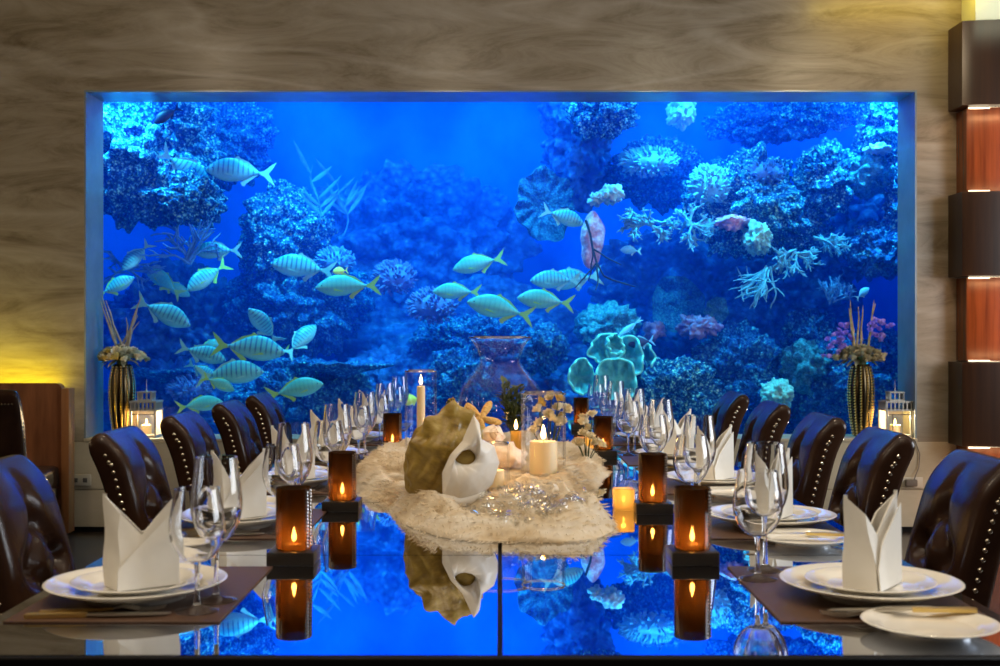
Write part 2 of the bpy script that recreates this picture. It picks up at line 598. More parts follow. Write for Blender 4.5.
def box(bm, x0, y0, z0, x1, y1, z1, bevel=0.0, seg=2, mat=None):
    vs = [bm.verts.new(p) for p in ((x0, y0, z0), (x1, y0, z0), (x1, y1, z0), (x0, y1, z0), (x0, y0, z1), (x1, y0, z1), (x1, y1, z1), (x0, y1, z1))]
    fs = [bm.faces.new([vs[i] for i in q]) for q in ((0, 3, 2, 1), (4, 5, 6, 7), (0, 1, 5, 4), (1, 2, 6, 5), (2, 3, 7, 6), (3, 0, 4, 7))]
    if mat is not None:
        for f in fs:
            f.material_index = mat
    if bevel:
        es = set(e for f in fs for e in f.edges)
        bmesh.ops.bevel(bm, geom=list(es), offset=bevel, segments=seg, profile=0.5, affect='EDGES')
    return bm


def lathe(bm, prof, seg=32, loc=(0, 0, 0), sx=1.0, sy=1.0, close=True):
    rings = []
    for r, z in prof:
        if r < 1e-6:
            rings.append([bm.verts.new((loc[0], loc[1], loc[2] + z))])
        else:
            rings.append([bm.verts.new((loc[0] + r * sx * math.cos(2 * PI * i / seg), loc[1] + r * sy * math.sin(2 * PI * i / seg), loc[2] + z)) for i in range(seg)])
    for a, b_ in zip(rings, rings[1:]):
        for i in range(seg):
            j = (i + 1) % seg
            if len(a) == 1 and len(b_) == 1:
                break
            if len(a) == 1:
                bm.faces.new((a[0], b_[i], b_[j]))
            elif len(b_) == 1:
                bm.faces.new((a[i], a[j], b_[0]))
            else:
                bm.faces.new((a[i], a[j], b_[j], b_[i]))
    return bm


def tube(bm, pts, rad, seg=8, caps=True):
    pts = [Vector(p) for p in pts]
    n = len(pts)
    if not hasattr(rad, '__len__'):
        rad = [rad] * n
    rings = []
    up = None
    for i, p in enumerate(pts):
        d = (pts[min(i + 1, n - 1)] - pts[max(i - 1, 0)])
        if d.length < 1e-9:
            d = Vector((0, 0, 1))
        d.normalize()
        if up is None:
            up = Vector((0, 0, 1)) if abs(d.z) < 0.9 else Vector((1, 0, 0))
        a = d.cross(up)
        if a.length < 1e-6:
            a = d.cross(Vector((0, 1, 0.3)))
        a.normalize()
        b_ = a.cross(d).normalized()
        up = b_
        rings.append([bm.verts.new(p + (a * math.cos(2 * PI * k / seg) + b_ * math.sin(2 * PI * k / seg)) * rad[i]) for k in range(seg)])
    for a, b_ in zip(rings, rings[1:]):
        for k in range(seg):
            j = (k + 1) % seg
            bm.faces.new((a[k], a[j], b_[j], b_[k]))
    if caps:
        bm.faces.new(list(reversed(rings[0])))
        bm.faces.new(rings[-1])
    return bm


def ball(bm, loc, r, sub=1, scale=(1, 1, 1)):
    mtx = Matrix.Translation(loc) @ Matrix.Diagonal((r * scale[0], r * scale[1], r * scale[2], 1))
    bmesh.ops.create_icosphere(bm, subdivisions=sub, radius=1.0, matrix=mtx)
    return bm


def P(px, py, Y):
    return Vector(((px - 500) / 1200.0 * Y, Y, CZ - (py - 333) / 1200.0 * Y))


ORD = ['nearest the camera', 'second from the front', 'third from the front', 'fourth from the front', 'fifth from the front', 'at the far end']

# ================================================================== SETTING
WY = 7.5                     # stone wall face
GY = 7.83                    # glass face
WX0, WX1 = -416 / 1200 * WY, 417 / 1200 * WY
WZ0, WZ1 = CZ - 105.5 / 1200 * WY, CZ + 243 / 1200 * WY
CEIL = 3.36

bm = B()
box(bm, -5, -2.2, -0.1, 5, GY, 0)
struct('floor', bm, 'dark_floor')
bm = B()
box(bm, -5, -2.2, CEIL, 5, WY, CEIL + 0.1)
struct('ceiling', bm, 'ceiling_paint')
bm = B()
box(bm, -5.1, -2.2, 0, -5, WY, CEIL)
struct('wall_left', bm, 'room_wall')
bm = B()
box(bm, 5, -2.2, 0, 5.1, WY, CEIL)
struct('wall_right', bm, 'room_wall')
bm = B()
box(bm, -5, -2.3, 0, 5, -2.2, CEIL)
struct('wall_front', bm, 'room_wall')
bm = B()
for y0, y1, z0, z1 in ((1.8, 5.0, 0.98, 1.05), (1.8, 5.0, 2.85, 2.92), (1.8, 1.87, 1.05, 2.85), (4.93, 5.0, 1.05, 2.85), (3.37, 3.43, 1.05, 2.85)):
    box(bm, 4.93, y0, z0, 5.0, y1, z1)
struct('added_window_frame', bm, 'pale_soffit')  # unseen window frame, added to go with the cool side lamp
# stone wall with the aquarium opening
bm = B()
box(bm, -5, WY, 0.55, WX0, GY, CEIL + 0.1)
box(bm, WX1, WY, 0.55, 5, GY, CEIL + 0.1)
box(bm, WX0, WY, WZ1, WX1, GY, CEIL + 0.1)
struct('wall_back', bm, 'brown_marble')
# cream stone dado under the aquarium, two courses with a joint
bm = B()
box(bm, -5, WY - 0.002, 0.0, 5, GY, 0.26, 0.004, 1)
box(bm, -5, WY - 0.002, 0.263, 5, GY, WZ0 - 0.02, 0.004, 1)
struct('trim_1', bm, 'cream_stone')
bm = B()
box(bm, WX0, WY - 0.01, WZ0 - 0.02, WX1, GY, WZ0, 0.003, 1)
struct('trim_2', bm, 'cream_stone')
# polished lining of the opening
bm = B()
th = 0.012
box(bm, WX0, WY, WZ0, WX0 + th, GY, WZ1)
box(bm, WX1 - th, WY, WZ0, WX1, GY, WZ1)
box(bm, WX0 + th, WY, WZ1 - th, WX1 - th, GY, WZ1)
struct('trim_3', bm, 'reveal_stone')
# pane
bm = B()
box(bm, WX0 - 0.05, GY, WZ0 - 0.05, WX1 + 0.05, GY + 0.04, WZ1 + 0.05)
struct('window_1', bm, 'tank_pane')
# tank shell: back, sides, bottom
TX, TB = 3.75, 10.4
bm = B()
box(bm, -TX, TB, 0.1, TX, TB + 0.1, 3.4)
box(bm, -TX - 0.1, GY + 0.04, 0.1, -TX, TB + 0.1, 3.4)
box(bm, TX, GY + 0.04, 0.1, TX + 0.1, TB + 0.1, 3.4)
box(bm, -TX, GY + 0.005, WZ1 + 0.05, TX, GY + 0.04, 3.4)
struct('wall_aquarium', bm, 'tank_blue')
bm = B()
box(bm, -TX, GY + 0.04, 0.0, TX, TB, 0.1)
struct('trim_4', bm, 'tank_sand')
# water
m, t, b, o = nt('tank_water')
t.nodes.remove(b)
vs_ = t.nodes.new('ShaderNodeVolumeScatter')
vs_.inputs['Color'].default_value = (0.0, 0.15, 1.0, 1)
vs_.inputs['Density'].default_value = 0.16
va_ = t.nodes.new('ShaderNodeVolumeAbsorption')
va_.inputs['Color'].default_value = (0.0, 0.78, 1.0, 1)
va_.inputs['Density'].default_value = 0.14
ad = t.nodes.new('ShaderNodeAddShader')
t.links.new(vs_.outputs[0], ad.inputs[0])
t.links.new(va_.outputs[0], ad.inputs[1])
t.links.new(ad.outputs[0], o.inputs['Volume'])
MATS['tank_water'] = m
bm = B()
box(bm, -TX + 0.01, GY + 0.05, 0.11, TX - 0.01, TB - 0.01, 3.34)
wo = obj('aquarium_water', bm, 'tank_water')
tag(wo, 'clear blue water filling the aquarium behind the glass', 'water', kind='stuff')

# black skirting
bm = B()
box(bm, -5, WY - 0.015, 0, 5, WY, 0.03)
tag(obj('baseboard_back', bm, 'black_lacquer'), kind='structure')
# pale soffit over the veneer column
bm = B()
box(bm, 2.885, 7.28, 3.135, 5, WY, CEIL)
struct('trim_5', bm, 'pale_soffit')
lamp('soffit_lamp', 'AREA', (3.1, 6.7, 3.2), 0.42, (0.95, 1.0, 0.72), 0.5, 0.1, target=(3.1, 7.3, 3.26), spread=70)

# ------------------------------------------------------------------ veneer block column (right)
col = thing('veneer_column', 'column of stacked glossy brown veneer blocks alternately set forward and back at the right edge', 'column', (2.8, 7.5, 0))


def veneer_block(x0, x1, yf, z0, z1):
    """block with a convex front"""
    bm = B()
    n = 24
    rows = []
    for k in range(n + 1):
        u = k / n
        x = x0 + (x1 - x0) * u
        y = yf - 0.05 * math.sin(PI * min(1, u)) ** 0.7
        rows.append((x, y))
    lo = [bm.verts.new((x - 2.8, y - 7.5, z0)) for x, y in rows] + [bm.verts.new((x1 - 2.8, -0.005, z0)), bm.verts.new((x0 - 2.8, -0.005, z0))]
    hi = [bm.verts.new((v.co.x, v.co.y, z1)) for v in lo]
    N = len(lo)
    for i in range(N):
        j = (i + 1) % N
        bm.faces.new((lo[i], lo[j], hi[j], hi[i]))
    bm.faces.new(list(reversed(lo)))
    bm.faces.new(hi)
    return bm


for k in range(6):
    zt = 3.13 - 0.517 * k
    zb = zt - 0.51
    if k == 5:
        zb = 0.0 + 0.03
    if k % 2 == 0:
        obj('dark_block', veneer_block(2.80, 3.72, 7.27, zb, zt), 'unlit_veneer', col)
    else:
        obj('lit_block', veneer_block(2.85, 3.66, 7.33, zb, zt), 'lit_veneer', col)
        s = B()
        box(s, 0.055, -0.20, zt - 0.008, 0.86, -0.185, zt + 0.002)
        box(s, 0.055, -0.20, zb - 0.002, 0.86, -0.185, zb + 0.006)
        obj('led_strip', s, 'led_white', col)
        lamp('column_lamp', 'AREA', (3.05, 7.10, zt - 0.03), 1.5, (1.0, 0.50, 0.22), 0.5, 0.03, target=(3.05, 7.30, zb))
        lamp('column_lamp', 'AREA', (3.05, 7.10, zb + 0.03), 1.2, (1.0, 0.50, 0.22), 0.5, 0.03, target=(3.05, 7.30, zt))

# ------------------------------------------------------------------ banquette at far left
bq = thing('banquette', 'walnut banquette back panel against the stone wall at the left edge', 'banquette', (-3.4, 7.3, 0))
bm = B()
prof = [(-1.2, 0.03), (0.745, 0.03), (0.745, 0.90)]
for k in range(7):
    a = k / 6 * PI / 2
    prof.append((0.745 - 0.04 + 0.04 * math.cos(a), 0.895 + 0.04 * math.sin(a)))
prof.append((-1.2, 0.935))
lo = [bm.verts.new((x, -0.03, z)) for x, z in prof]
hi = [bm.verts.new((x, 0.03, z)) for x, z in prof]
for i in range(len(lo)):
    j = (i + 1) % len(lo)
    bm.faces.new((lo[i], lo[j], hi[j], hi[i]))
bm.faces.new(lo)
bm.faces.new(list(reversed(hi)))
obj('back_panel', bm, 'walnut', bq)
bm = B()
box(bm, 0.748, -0.05, 0.03, 0.795, 0.05, 0.905, 0.004)
obj('end_post', bm, 'walnut_light', bq)
bm = B()
box(bm, -1.2, -0.55, 0.30, 0.74, -0.035, 0.44, 0.03, 3)
obj('seat', bm, 'brown_leather', bq)
bm = B()
box(bm, -1.2, 0.05, 0.86, 0.72, 0.07, 0.875)
obj('light_strip', bm, 'led_yellow', bq)
bm = B()
box(bm, -1.2, -0.50, 0.03, 0.72, -0.035, 0.298)
obj('base', bm, 'dark_wood', bq)
lamp('banquette_glow', 'AREA', (-3.5, 7.40, 0.90), 8.5, (1.0, 0.80, 0.0), 1.5, 0.05, target=(-3.5, 7.48, 1.3))

# wall socket
so = thing('wall_socket', 'pale double wall socket plate low on the stone left of the aquarium', 'socket', P(81, 480, 7.49))
bm = B()
box(bm, -0.065, -0.012, -0.036, 0.065, 0.004, 0.036, 0.006, 2)
obj('cover_plate', bm, 'plug_cover', so)
for sx in (-0.03, 0.03):
    bm = B()
    box(bm, sx - 0.014, -0.016, -0.014, sx + 0.014, -0.011, 0.014, 0.003)
    obj('outlet', bm, 'dark_frame', so)

# ================================================================== TABLE
TXH = 0.80
TY0, TY1 = 1.675, 6.20
tb = thing('dining_table', 'long black dining table with a mirror glass top in front of the aquarium', 'table', (0, 3.9, 0))
bm = B()
box(bm, -TXH, TY0 - 3.9 - 0.012, TT - 0.06, TXH, TY1 - 3.9, TT - 0.012, 0.003, 1)
obj('table_frame', bm, 'black_lacquer', tb)
bm = B()
box(bm, -TXH, TY0 - 3.9 - 0.014, TT - 0.0125, TXH, TY0 - 3.9 - 0.001, TT + 0.0, 0.002, 1)
obj('edge_strip', bm, 'black_lacquer', tb)
PAN = 0.755
g = 0.0022
k = 0
y = TY0
while y < TY1 - 0.05:
    y1 = min(y + PAN, TY1)
    for x0, x1 in ((-TXH, -g), (g, TXH)):
        bm = B()
        box(bm, x0 + 0.002, y - 3.9 + g, TT - 0.0118, x1 - 0.002, y1 - 3.9 - g, TT)
        obj('glass_panel', bm, 'mirror_top', tb)
    y = y1
for yy in (2.5, 3.9, 5.3):
    bm = B()
    lathe(bm, [(0, 0), (0.30, 0), (0.30, 0.02), (0.12, 0.05), (0.07, 0.12), (0.06, 0.5), (0.10, TT - 0.08), (0.16, TT - 0.0605), (0, TT - 0.0605)], 28, (0, yy - 3.9, 0))
    obj('pedestal', bm, 'black_lacquer', tb)


# ================================================================== CHAIRS
def catmull(pts, n):
    out = []
    P_ = [pts[0]] + list(pts) + [pts[-1]]
    segs = len(pts) - 1
    for s in range(segs):
        p0, p1, p2, p3 = [Vector(q) for q in P_[s:s + 4]]
        for i in range(n):
            t_ = i / n
            out.append(0.5 * ((2 * p1) + (-p0 + p2) * t_ + (2 * p0 - 5 * p1 + 4 * p2 - p3) * t_ ** 2 + (-p0 + 3 * p1 - 3 * p2 + p3) * t_ ** 3))
    out.append(Vector(pts[-1]))
    return out


HW = 0.178
FRONT = [(0.125, 0.40), (0.098, 0.52), (0.068, 0.66), (0.036, 0.785), (0.006, 0.880), (-0.030, 0.932)]
TOPR = [(-0.030, 0.932), (-0.050, 0.947), (-0.076, 0.946), (-0.092, 0.926), (-0.088, 0.895)]
BACK = [(-0.088, 0.895), (-0.050, 0.80), (-0.010, 0.64), (0.024, 0.50), (0.045, 0.40)]


def seg_dist(p, a, b_):
    ax, ay = a
    bx, by = b_
    dx, dy = bx - ax, by - ay
    t_ = max(0, min(1, ((p[0] - ax) * dx + (p[1] - ay) * dy) / (dx * dx + dy * dy + 1e-12)))
    return math.hypot(p[0] - ax - t_ * dx, p[1] - ay - t_ * dy)


BUT = [(0, 0.815), (-0.084, 0.715), (0.084, 0.715), (0, 0.63), (-0.084, 0.545), (0.084, 0.545), (0, 0.46)]
CRE = [((0, 0.815), (0, 0.93))]
for a, b_ in ((0, 1), (0, 2), (1, 3), (2, 3), (3, 4), (3, 5), (4, 6), (5, 6)):
    CRE.append((BUT[a], BUT[b_]))


def tuft(y_, z_):
    d = min(seg_dist((y_, z_), a, b_) for a, b_ in CRE)
    db = min(math.hypot(y_ - a[0], z_ - a[1]) for a in BUT)
    top = max(0.0, min(1.0, (0.935 - z_) / 0.09))
    bulge = 0.020 * (1 - (abs(y_) / HW) ** 4)
    return bulge * top - 0.021 * math.exp(-(d / 0.028) ** 2) * top - 0.024 * math.exp(-(db / 0.028) ** 2)


def make_backrest():
    bm = B()
    f = catmull(FRONT, 9)
    tp = catmull(TOPR, 4)
    bk = catmull(BACK, 4)
    path = f + tp[1:] + bk[1:]
    nf = len(f) + 5
    us = [-1, -0.985, -0.95] + [(-0.9 + 1.8 * i / 36) for i in range(37)] + [0.95, 0.985, 1]
    cx = sum(p.x for p in path) / len(path)
    cols = []
    for u in us:
        a = abs(u)
        inset = 0.0
        if a > 0.9:
            inset = 0.016 * (1 - math.sqrt(max(0, 1 - ((a - 0.9) / 0.1) ** 2)))
        colv = []
        for i, p in enumerate(path):
            # inward normal of the loop
            q0, q1 = path[max(0, i - 1)], path[min(len(path) - 1, i + 1)]
            tx, tz = q1.x - q0.x, q1.y - q0.y
            l = math.hypot(tx, tz) or 1
            nx, nz = tz / l, -tx / l            # outward on the front = +x
            off = -inset
            z_ = p.y
            if i < nf and a < 0.99:
                off += tuft(u * HW, z_)
            sh = 0.0
            if z_ > 0.82 and a > 0.72:
                sh = 0.014 * ((a - 0.72) / 0.28) ** 2.4 * (z_ - 0.82) / 0.12
            yy = u * HW * (1.0 + 0.03 * math.sin(PI * min(1, max(0, (z_ - 0.4) / 0.5))))
            colv.append(bm.verts.new((p.x + nx * off, yy, p.y + nz * off - sh)))
        cols.append(colv)
    n = len(path)
    for a, b_ in zip(cols, cols[1:]):
        for i in range(n - 1):
            bm.faces.new((a[i], b_[i], b_[i + 1], a[i + 1]))
        bm.faces.new((a[0], a[n - 1], b_[n - 1], b_[0]))
    bm.faces.new(cols[0])
    bm.faces.new(list(reversed(cols[-1])))
    return bm


chair_proto = thing('dining_chair', 'tmp', 'chair')
bk_o = obj('backrest', make_backrest(), 'brown_leather', chair_proto, ang=50)
for y_, z_ in BUT:
    fx = None
    f = catmull(FRONT, 12)
    fx = min(f, key=lambda p: abs(p.y - z_)).x
    bm = B()
    ball(bm, (fx + tuft(y_, z_) + 0.004, y_, z_), 0.011, 2, (0.55, 1, 1))
    obj('button', bm, 'brown_leather', bk_o)
for s in (-1, 1):
    bm = B()
    f = catmull(FRONT, 40)
    acc = 0
    for a, b_ in zip(f, f[1:]):
        acc += (b_ - a).length
        if acc > 0.021:
            acc = 0
            z_ = a.y
            yy = s * HW * (1.0 + 0.03 * math.sin(PI * min(1, max(0, (z_ - 0.4) / 0.5))))
            if z_ < 0.905:
                ball(bm, (a.x - 0.036, yy, z_ - (0.012 if z_ > 0.86 else 0.0)), 0.0062, 1, (1, 0.6, 1))
    obj('nailhead_trim', bm, 'nail', chair_proto)
bm = B()
for i in range(19):
    ball(bm, (-0.082, -0.15 + 0.30 * i / 18, 0.873), 0.0062, 1, (0.6, 1, 1))
obj('nailhead_trim', bm, 'nail', chair_proto)
bm = B()
box(bm, 0.03, -0.215, 0.37, 0.50, 0.215, 0.475, 0.035, 4)
obj('seat', bm, 'brown_leather', chair_proto)
bm = B()
box(bm, 0.0, -0.225, 0.32, 0.48, 0.225, 0.37)
obj('seat_frame', bm, 'dark_wood', chair_proto)
for lx in (0.03, 0.44):
    for ly in (-0.195, 0.195):
        bm = B()
        sp_ = -0.05 if lx < 0.1 else 0.0
        vs0 = [(lx + sp_ + dx * 0.014, ly + dy * 0.014, 0.0) for dx, dy in ((-1, -1), (1, -1), (1, 1), (-1, 1))]
        vs1 = [(lx + dx * 0.024, ly + dy * 0.024, 0.32) for dx, dy in ((-1, -1), (1, -1), (1, 1), (-1, 1))]
        a = [bm.verts.new(q) for q in vs0]
        b_ = [bm.verts.new(q) for q in vs1]
        for i in range(4):
            bm.faces.new((a[i], a[(i + 1) % 4], b_[(i + 1) % 4], b_[i]))
        bm.faces.new(list(reversed(a)))
        bm.faces.new(b_)
        obj('leg', bm, 'dark_wood', chair_proto)

CH_Y = [2.88, 3.59, 4.29, 5.02, 5.78]
first = True
CORD = ['nearest the camera', 'second from the camera', 'third from the camera', 'fourth from the camera', 'farthest from the camera']
for side in (-1, 1):
    for i, cy in enumerate(CH_Y):
        c = chair_proto if first else copy_tree(chair_proto)
        first = False
        if side < 0:
            cy += (-0.14, 0.05, 0.08, 0.10, 0.0)[i]
        else:
            cy += (0.0, 0.02, 0.0, 0.06, 0.12)[i]
        c.location = (side * 1.10, cy, 0)
        c.rotation_euler = (0, 0, 0 if side < 0 else PI)
        nm = 'left' if side < 0 else 'right'
        tag(c, f'tufted brown leather dining chair on the {nm} side of the table, {CORD[i]}', 'chair', 'tufted leather chairs along the table')
c = copy_tree(chair_proto)
c.location = (-2.665, 6.23, 0)
c.rotation_euler = (0, 0, R(96))
tag(c, 'dark leather chair seen from behind with a nailhead row, in front of the walnut banquette', 'chair')

# ================================================================== PLACE SETTINGS
def plate_profile(Rm, h):
    k = Rm / 0.155
    return [(0, 0.004), (0.078 * k, 0.004), (0.080 * k, 0), (0.087 * k, 0), (0.091 * k, 0.006), (0.12 * k, h * 0.50), (0.153 * k, h * 0.90),
            (0.1555 * k, h * 0.97), (0.154 * k, h), (0.150 * k, h * 0.99), (0.113 * k, h * 0.70), (0.106 * k, h * 0.50), (0.10 * k, h * 0.43), (0, h * 0.42)]


def make_plate(name, Rm, h):
    bm = B()
    lathe(bm, plate_profile(Rm, h), 56)
    return obj(name, bm, 'porcelain', ang=60)


def make_wine(H, Rb):
    root = thing('wine_glass', 'tmp', 'glass')
    bm = B()
    lathe(bm, [(0, 0), (0.034, 0), (0.035, 0.0015), (0.030, 0.003), (0.012, 0.0065), (0.0055, 0.012), (0, 0.012)], 32)
    obj('foot', bm, 'clear_glass', root, ang=80)
    zb = 0.40 * H
    bm = B()
    tube(bm, [(0, 0, 0.010), (0, 0, 0.03), (0, 0, zb * 0.6), (0, 0, zb - 0.006), (0, 0, zb + 0.001)], [0.0058, 0.0042, 0.0037, 0.0048, 0.0075], 12)
    obj('stem', bm, 'clear_glass', root, ang=80)
    hb = H - zb
    out = [(0, 0), (0.30, 0.012), (0.60, 0.08), (0.86, 0.22), (0.98, 0.38), (1.0, 0.47), (0.97, 0.60), (0.89, 0.78), (0.80, 1.0)]
    o_ = catmull(out, 3)
    bm = B()
    prof = [(max(0, p.x) * Rb, zb + p.y * hb) for p in o_]
    inn = [(max(0, r - (0.0030 if z < zb + 0.35 * hb else 0.0018)), z + (0.0016 if r < 0.4 * Rb else 0.0)) for r, z in reversed(prof)]
    inn[-1] = (0, zb + 0.0022)
    lathe(bm, prof + inn, 36)
    obj('bowl', bm, 'clear_glass', root, ang=80)
    return root


def make_napkin():
    bm = B()
    A, Bp, Cc, D = (-0.062, 0.006), (-0.034, -0.045), (0.062, -0.006), (0.030, 0.042)

    def top(x):
        a = abs(x) / 0.062
        return 0.086 + 0.070 * min(1, a) ** 1.05

    def wall(p, q, n=14):
        c0 = []
        for i in range(n + 1):
            u = i / n
            x = p[0] + (q[0] - p[0]) * u
            y = p[1] + (q[1] - p[1]) * u
            c0.append((x, y, top(x)))
        return c0
    loop = wall(A, Bp)[:-1] + wall(Bp, Cc)[:-1] + wall(Cc, D)[:-1] + wall(D, A)[:-1]
    N = len(loop)
    rows = []
    nv = 8
    for r_i in range(nv + 1):
        v_ = r_i / nv
        rows.append([bm.verts.new((x * (1 - 0.10 * v_ * 0) + 0.002 * math.sin(9 * v_ + x * 60), y * (1 - 0.62 * v_ ** 1.3), z * v_)) for x, y, z in loop])
    for a, b_ in zip(rows, rows[1:]):
        for i in range(N):
            j = (i + 1) % N
            bm.faces.new((a[i], a[j], b_[j], b_[i]))
    bm.normal_update()
    res = bmesh.ops.solidify(bm, geom=list(bm.faces), thickness=0.0028)
    # overlapping diagonal fold on the front
    n = 12
    lo, hi = [], []
    for i in range(n + 1):
        u = i / n
        x = Bp[0] + (Cc[0] - Bp[0]) * u
        y = Bp[1] + (Cc[1] - Bp[1]) * u
        zt = 0.035 + 0.100 * u
        zt = min(zt, top(x) - 0.001)
        v_ = zt / top(x)
        lo.append(bm.verts.new((x, y - 0.0060, 0.0005)))
        hi.append(bm.verts.new((x, y * (1 - 0.62 * v_ ** 1.3) - 0.0070, zt)))
    lo2 = [bm.verts.new(v.co + Vector((0, 0.0025, 0))) for v in lo]
    hi2 = [bm.verts.new(v.co + Vector((0, 0.0025, 0))) for v in hi]
    for i in range(n):
        bm.faces.new((lo[i], lo[i + 1], hi[i + 1], hi[i]))
        bm.faces.new((lo2[i + 1], lo2[i], hi2[i], hi2[i + 1]))
        bm.faces.new((hi[i], hi[i + 1], hi2[i + 1], hi2[i]))
        bm.faces.new((lo[i + 1], lo[i], lo2[i], lo2[i + 1]))
    bm.faces.new((lo[0], hi[0], hi2[0], lo2[0]))
    bm.faces.new((lo[n], lo2[n], hi2[n], hi[n]))
    return obj('napkin', bm, 'linen', ang=30)


def flat_bar(bm, pts, hw, th):
    """strip along pts (x,y,z) with half widths and a thickness, lying flat"""
    L_, R_, L2, R2 = [], [], [], []
    for i, p in enumerate(pts):
        p = Vector(p)
        d = Vector(pts[min(i + 1, len(pts) - 1)]) - Vector(pts[max(0, i - 1)])
        n = Vector((-d.y, d.x, 0)).normalized()
        L_.append(bm.verts.new(p + n * hw[i] + Vector((0, 0, th / 2))))
        R_.append(bm.verts.new(p - n * hw[i] + Vector((0, 0, th / 2))))
        L2.append(bm.verts.new(p + n * hw[i] - Vector((0, 0, th / 2))))
        R2.append(bm.verts.new(p - n * hw[i] - Vector((0, 0, th / 2))))
    for i in range(len(pts) - 1):
        bm.faces.new((L_[i], R_[i], R_[i + 1], L_[i + 1]))
        bm.faces.new((L2[i + 1], R2[i + 1], R2[i], L2[i]))
        bm.faces.new((L_[i + 1], L2[i + 1], L2[i], L_[i]))
        bm.faces.new((R_[i], R2[i], R2[i + 1], R_[i + 1]))
    bm.faces.new((L_[0], L2[0], R2[0], R_[0]))
    bm.faces.new((L_[-1], R_[-1], R2[-1], L2[-1]))


def make_fork():
    root = thing('fork', 'tmp', 'fork')
    bm = B()
    flat_bar(bm, [(0, 0, 0.002), (0.03, 0, 0.0025), (0.09, 0, 0.003), (0.115, 0, 0.004)], [0.006, 0.0072, 0.0038, 0.0028], 0.003)
    obj('handle', bm, 'gold_steel', root)
    bm = B()
    flat_bar(bm, [(0.114, 0, 0.0045), (0.130, 0, 0.008), (0.143, 0, 0.006), (0.155, 0, 0.003)], [0.003, 0.009, 0.012, 0.0118], 0.002)
    for k in range(4):
        yy = -0.0102 + 0.0068 * k
        flat_bar(bm, [(0.154, yy, 0.003), (0.175, yy, 0.0025), (0.196, yy * 0.95, 0.006)], [0.0017, 0.0015, 0.0007], 0.0016)
    obj('tines', bm, 'steel', root)
    return root


def make_knife():
    root = thing('table_knife', 'tmp', 'knife')
    bm = B()
    flat_bar(bm, [(0, 0, 0.003), (0.01, 0, 0.0035), (0.06, 0, 0.004), (0.095, 0, 0.004)], [0.006, 0.0082, 0.0068, 0.0055], 0.006)
    obj('handle', bm, 'gold_steel', root)
    bm = B()
    flat_bar(bm, [(0.094, 0, 0.004), (0.12, 0.001, 0.004), (0.19, 0.002, 0.004), (0.215, 0.004, 0.004), (0.224, 0.007, 0.004)], [0.005, 0.0095, 0.0095, 0.006, 0.0008], 0.0016)
    obj('blade', bm, 'steel', root)
    return root


pl_mat = B()
box(pl_mat, -0.168, -0.22, 0, 0.168, 0.22, 0.003, 0.001, 1)
PROTO = {}
PROTO['placemat'] = obj('placemat', pl_mat, 'brown_placemat')
PROTO['charger'] = make_plate('charger_plate', 0.150, 0.030)
PROTO['plate'] = make_plate('dinner_plate', 0.108, 0.018)
PROTO['bread'] = make_plate('bread_plate', 0.100, 0.019)
PROTO['napkin'] = make_napkin()
PROTO['small'] = make_wine(0.197, 0.045)
PROTO['tall'] = make_wine(0.240, 0.043)
PROTO['tall'].name = 'water_goblet'
PROTO['fork'] = make_fork()
PROTO['knife'] = make_knife()
used = set()


def place(kind, loc, rz, label, cat, group):
    p = PROTO[kind]
    o = p if kind not in used else copy_tree(p)
    used.add(kind)
    o.location = loc
    o.rotation_euler = (0, 0, rz)
    tag(o, label, cat, group)
    return o


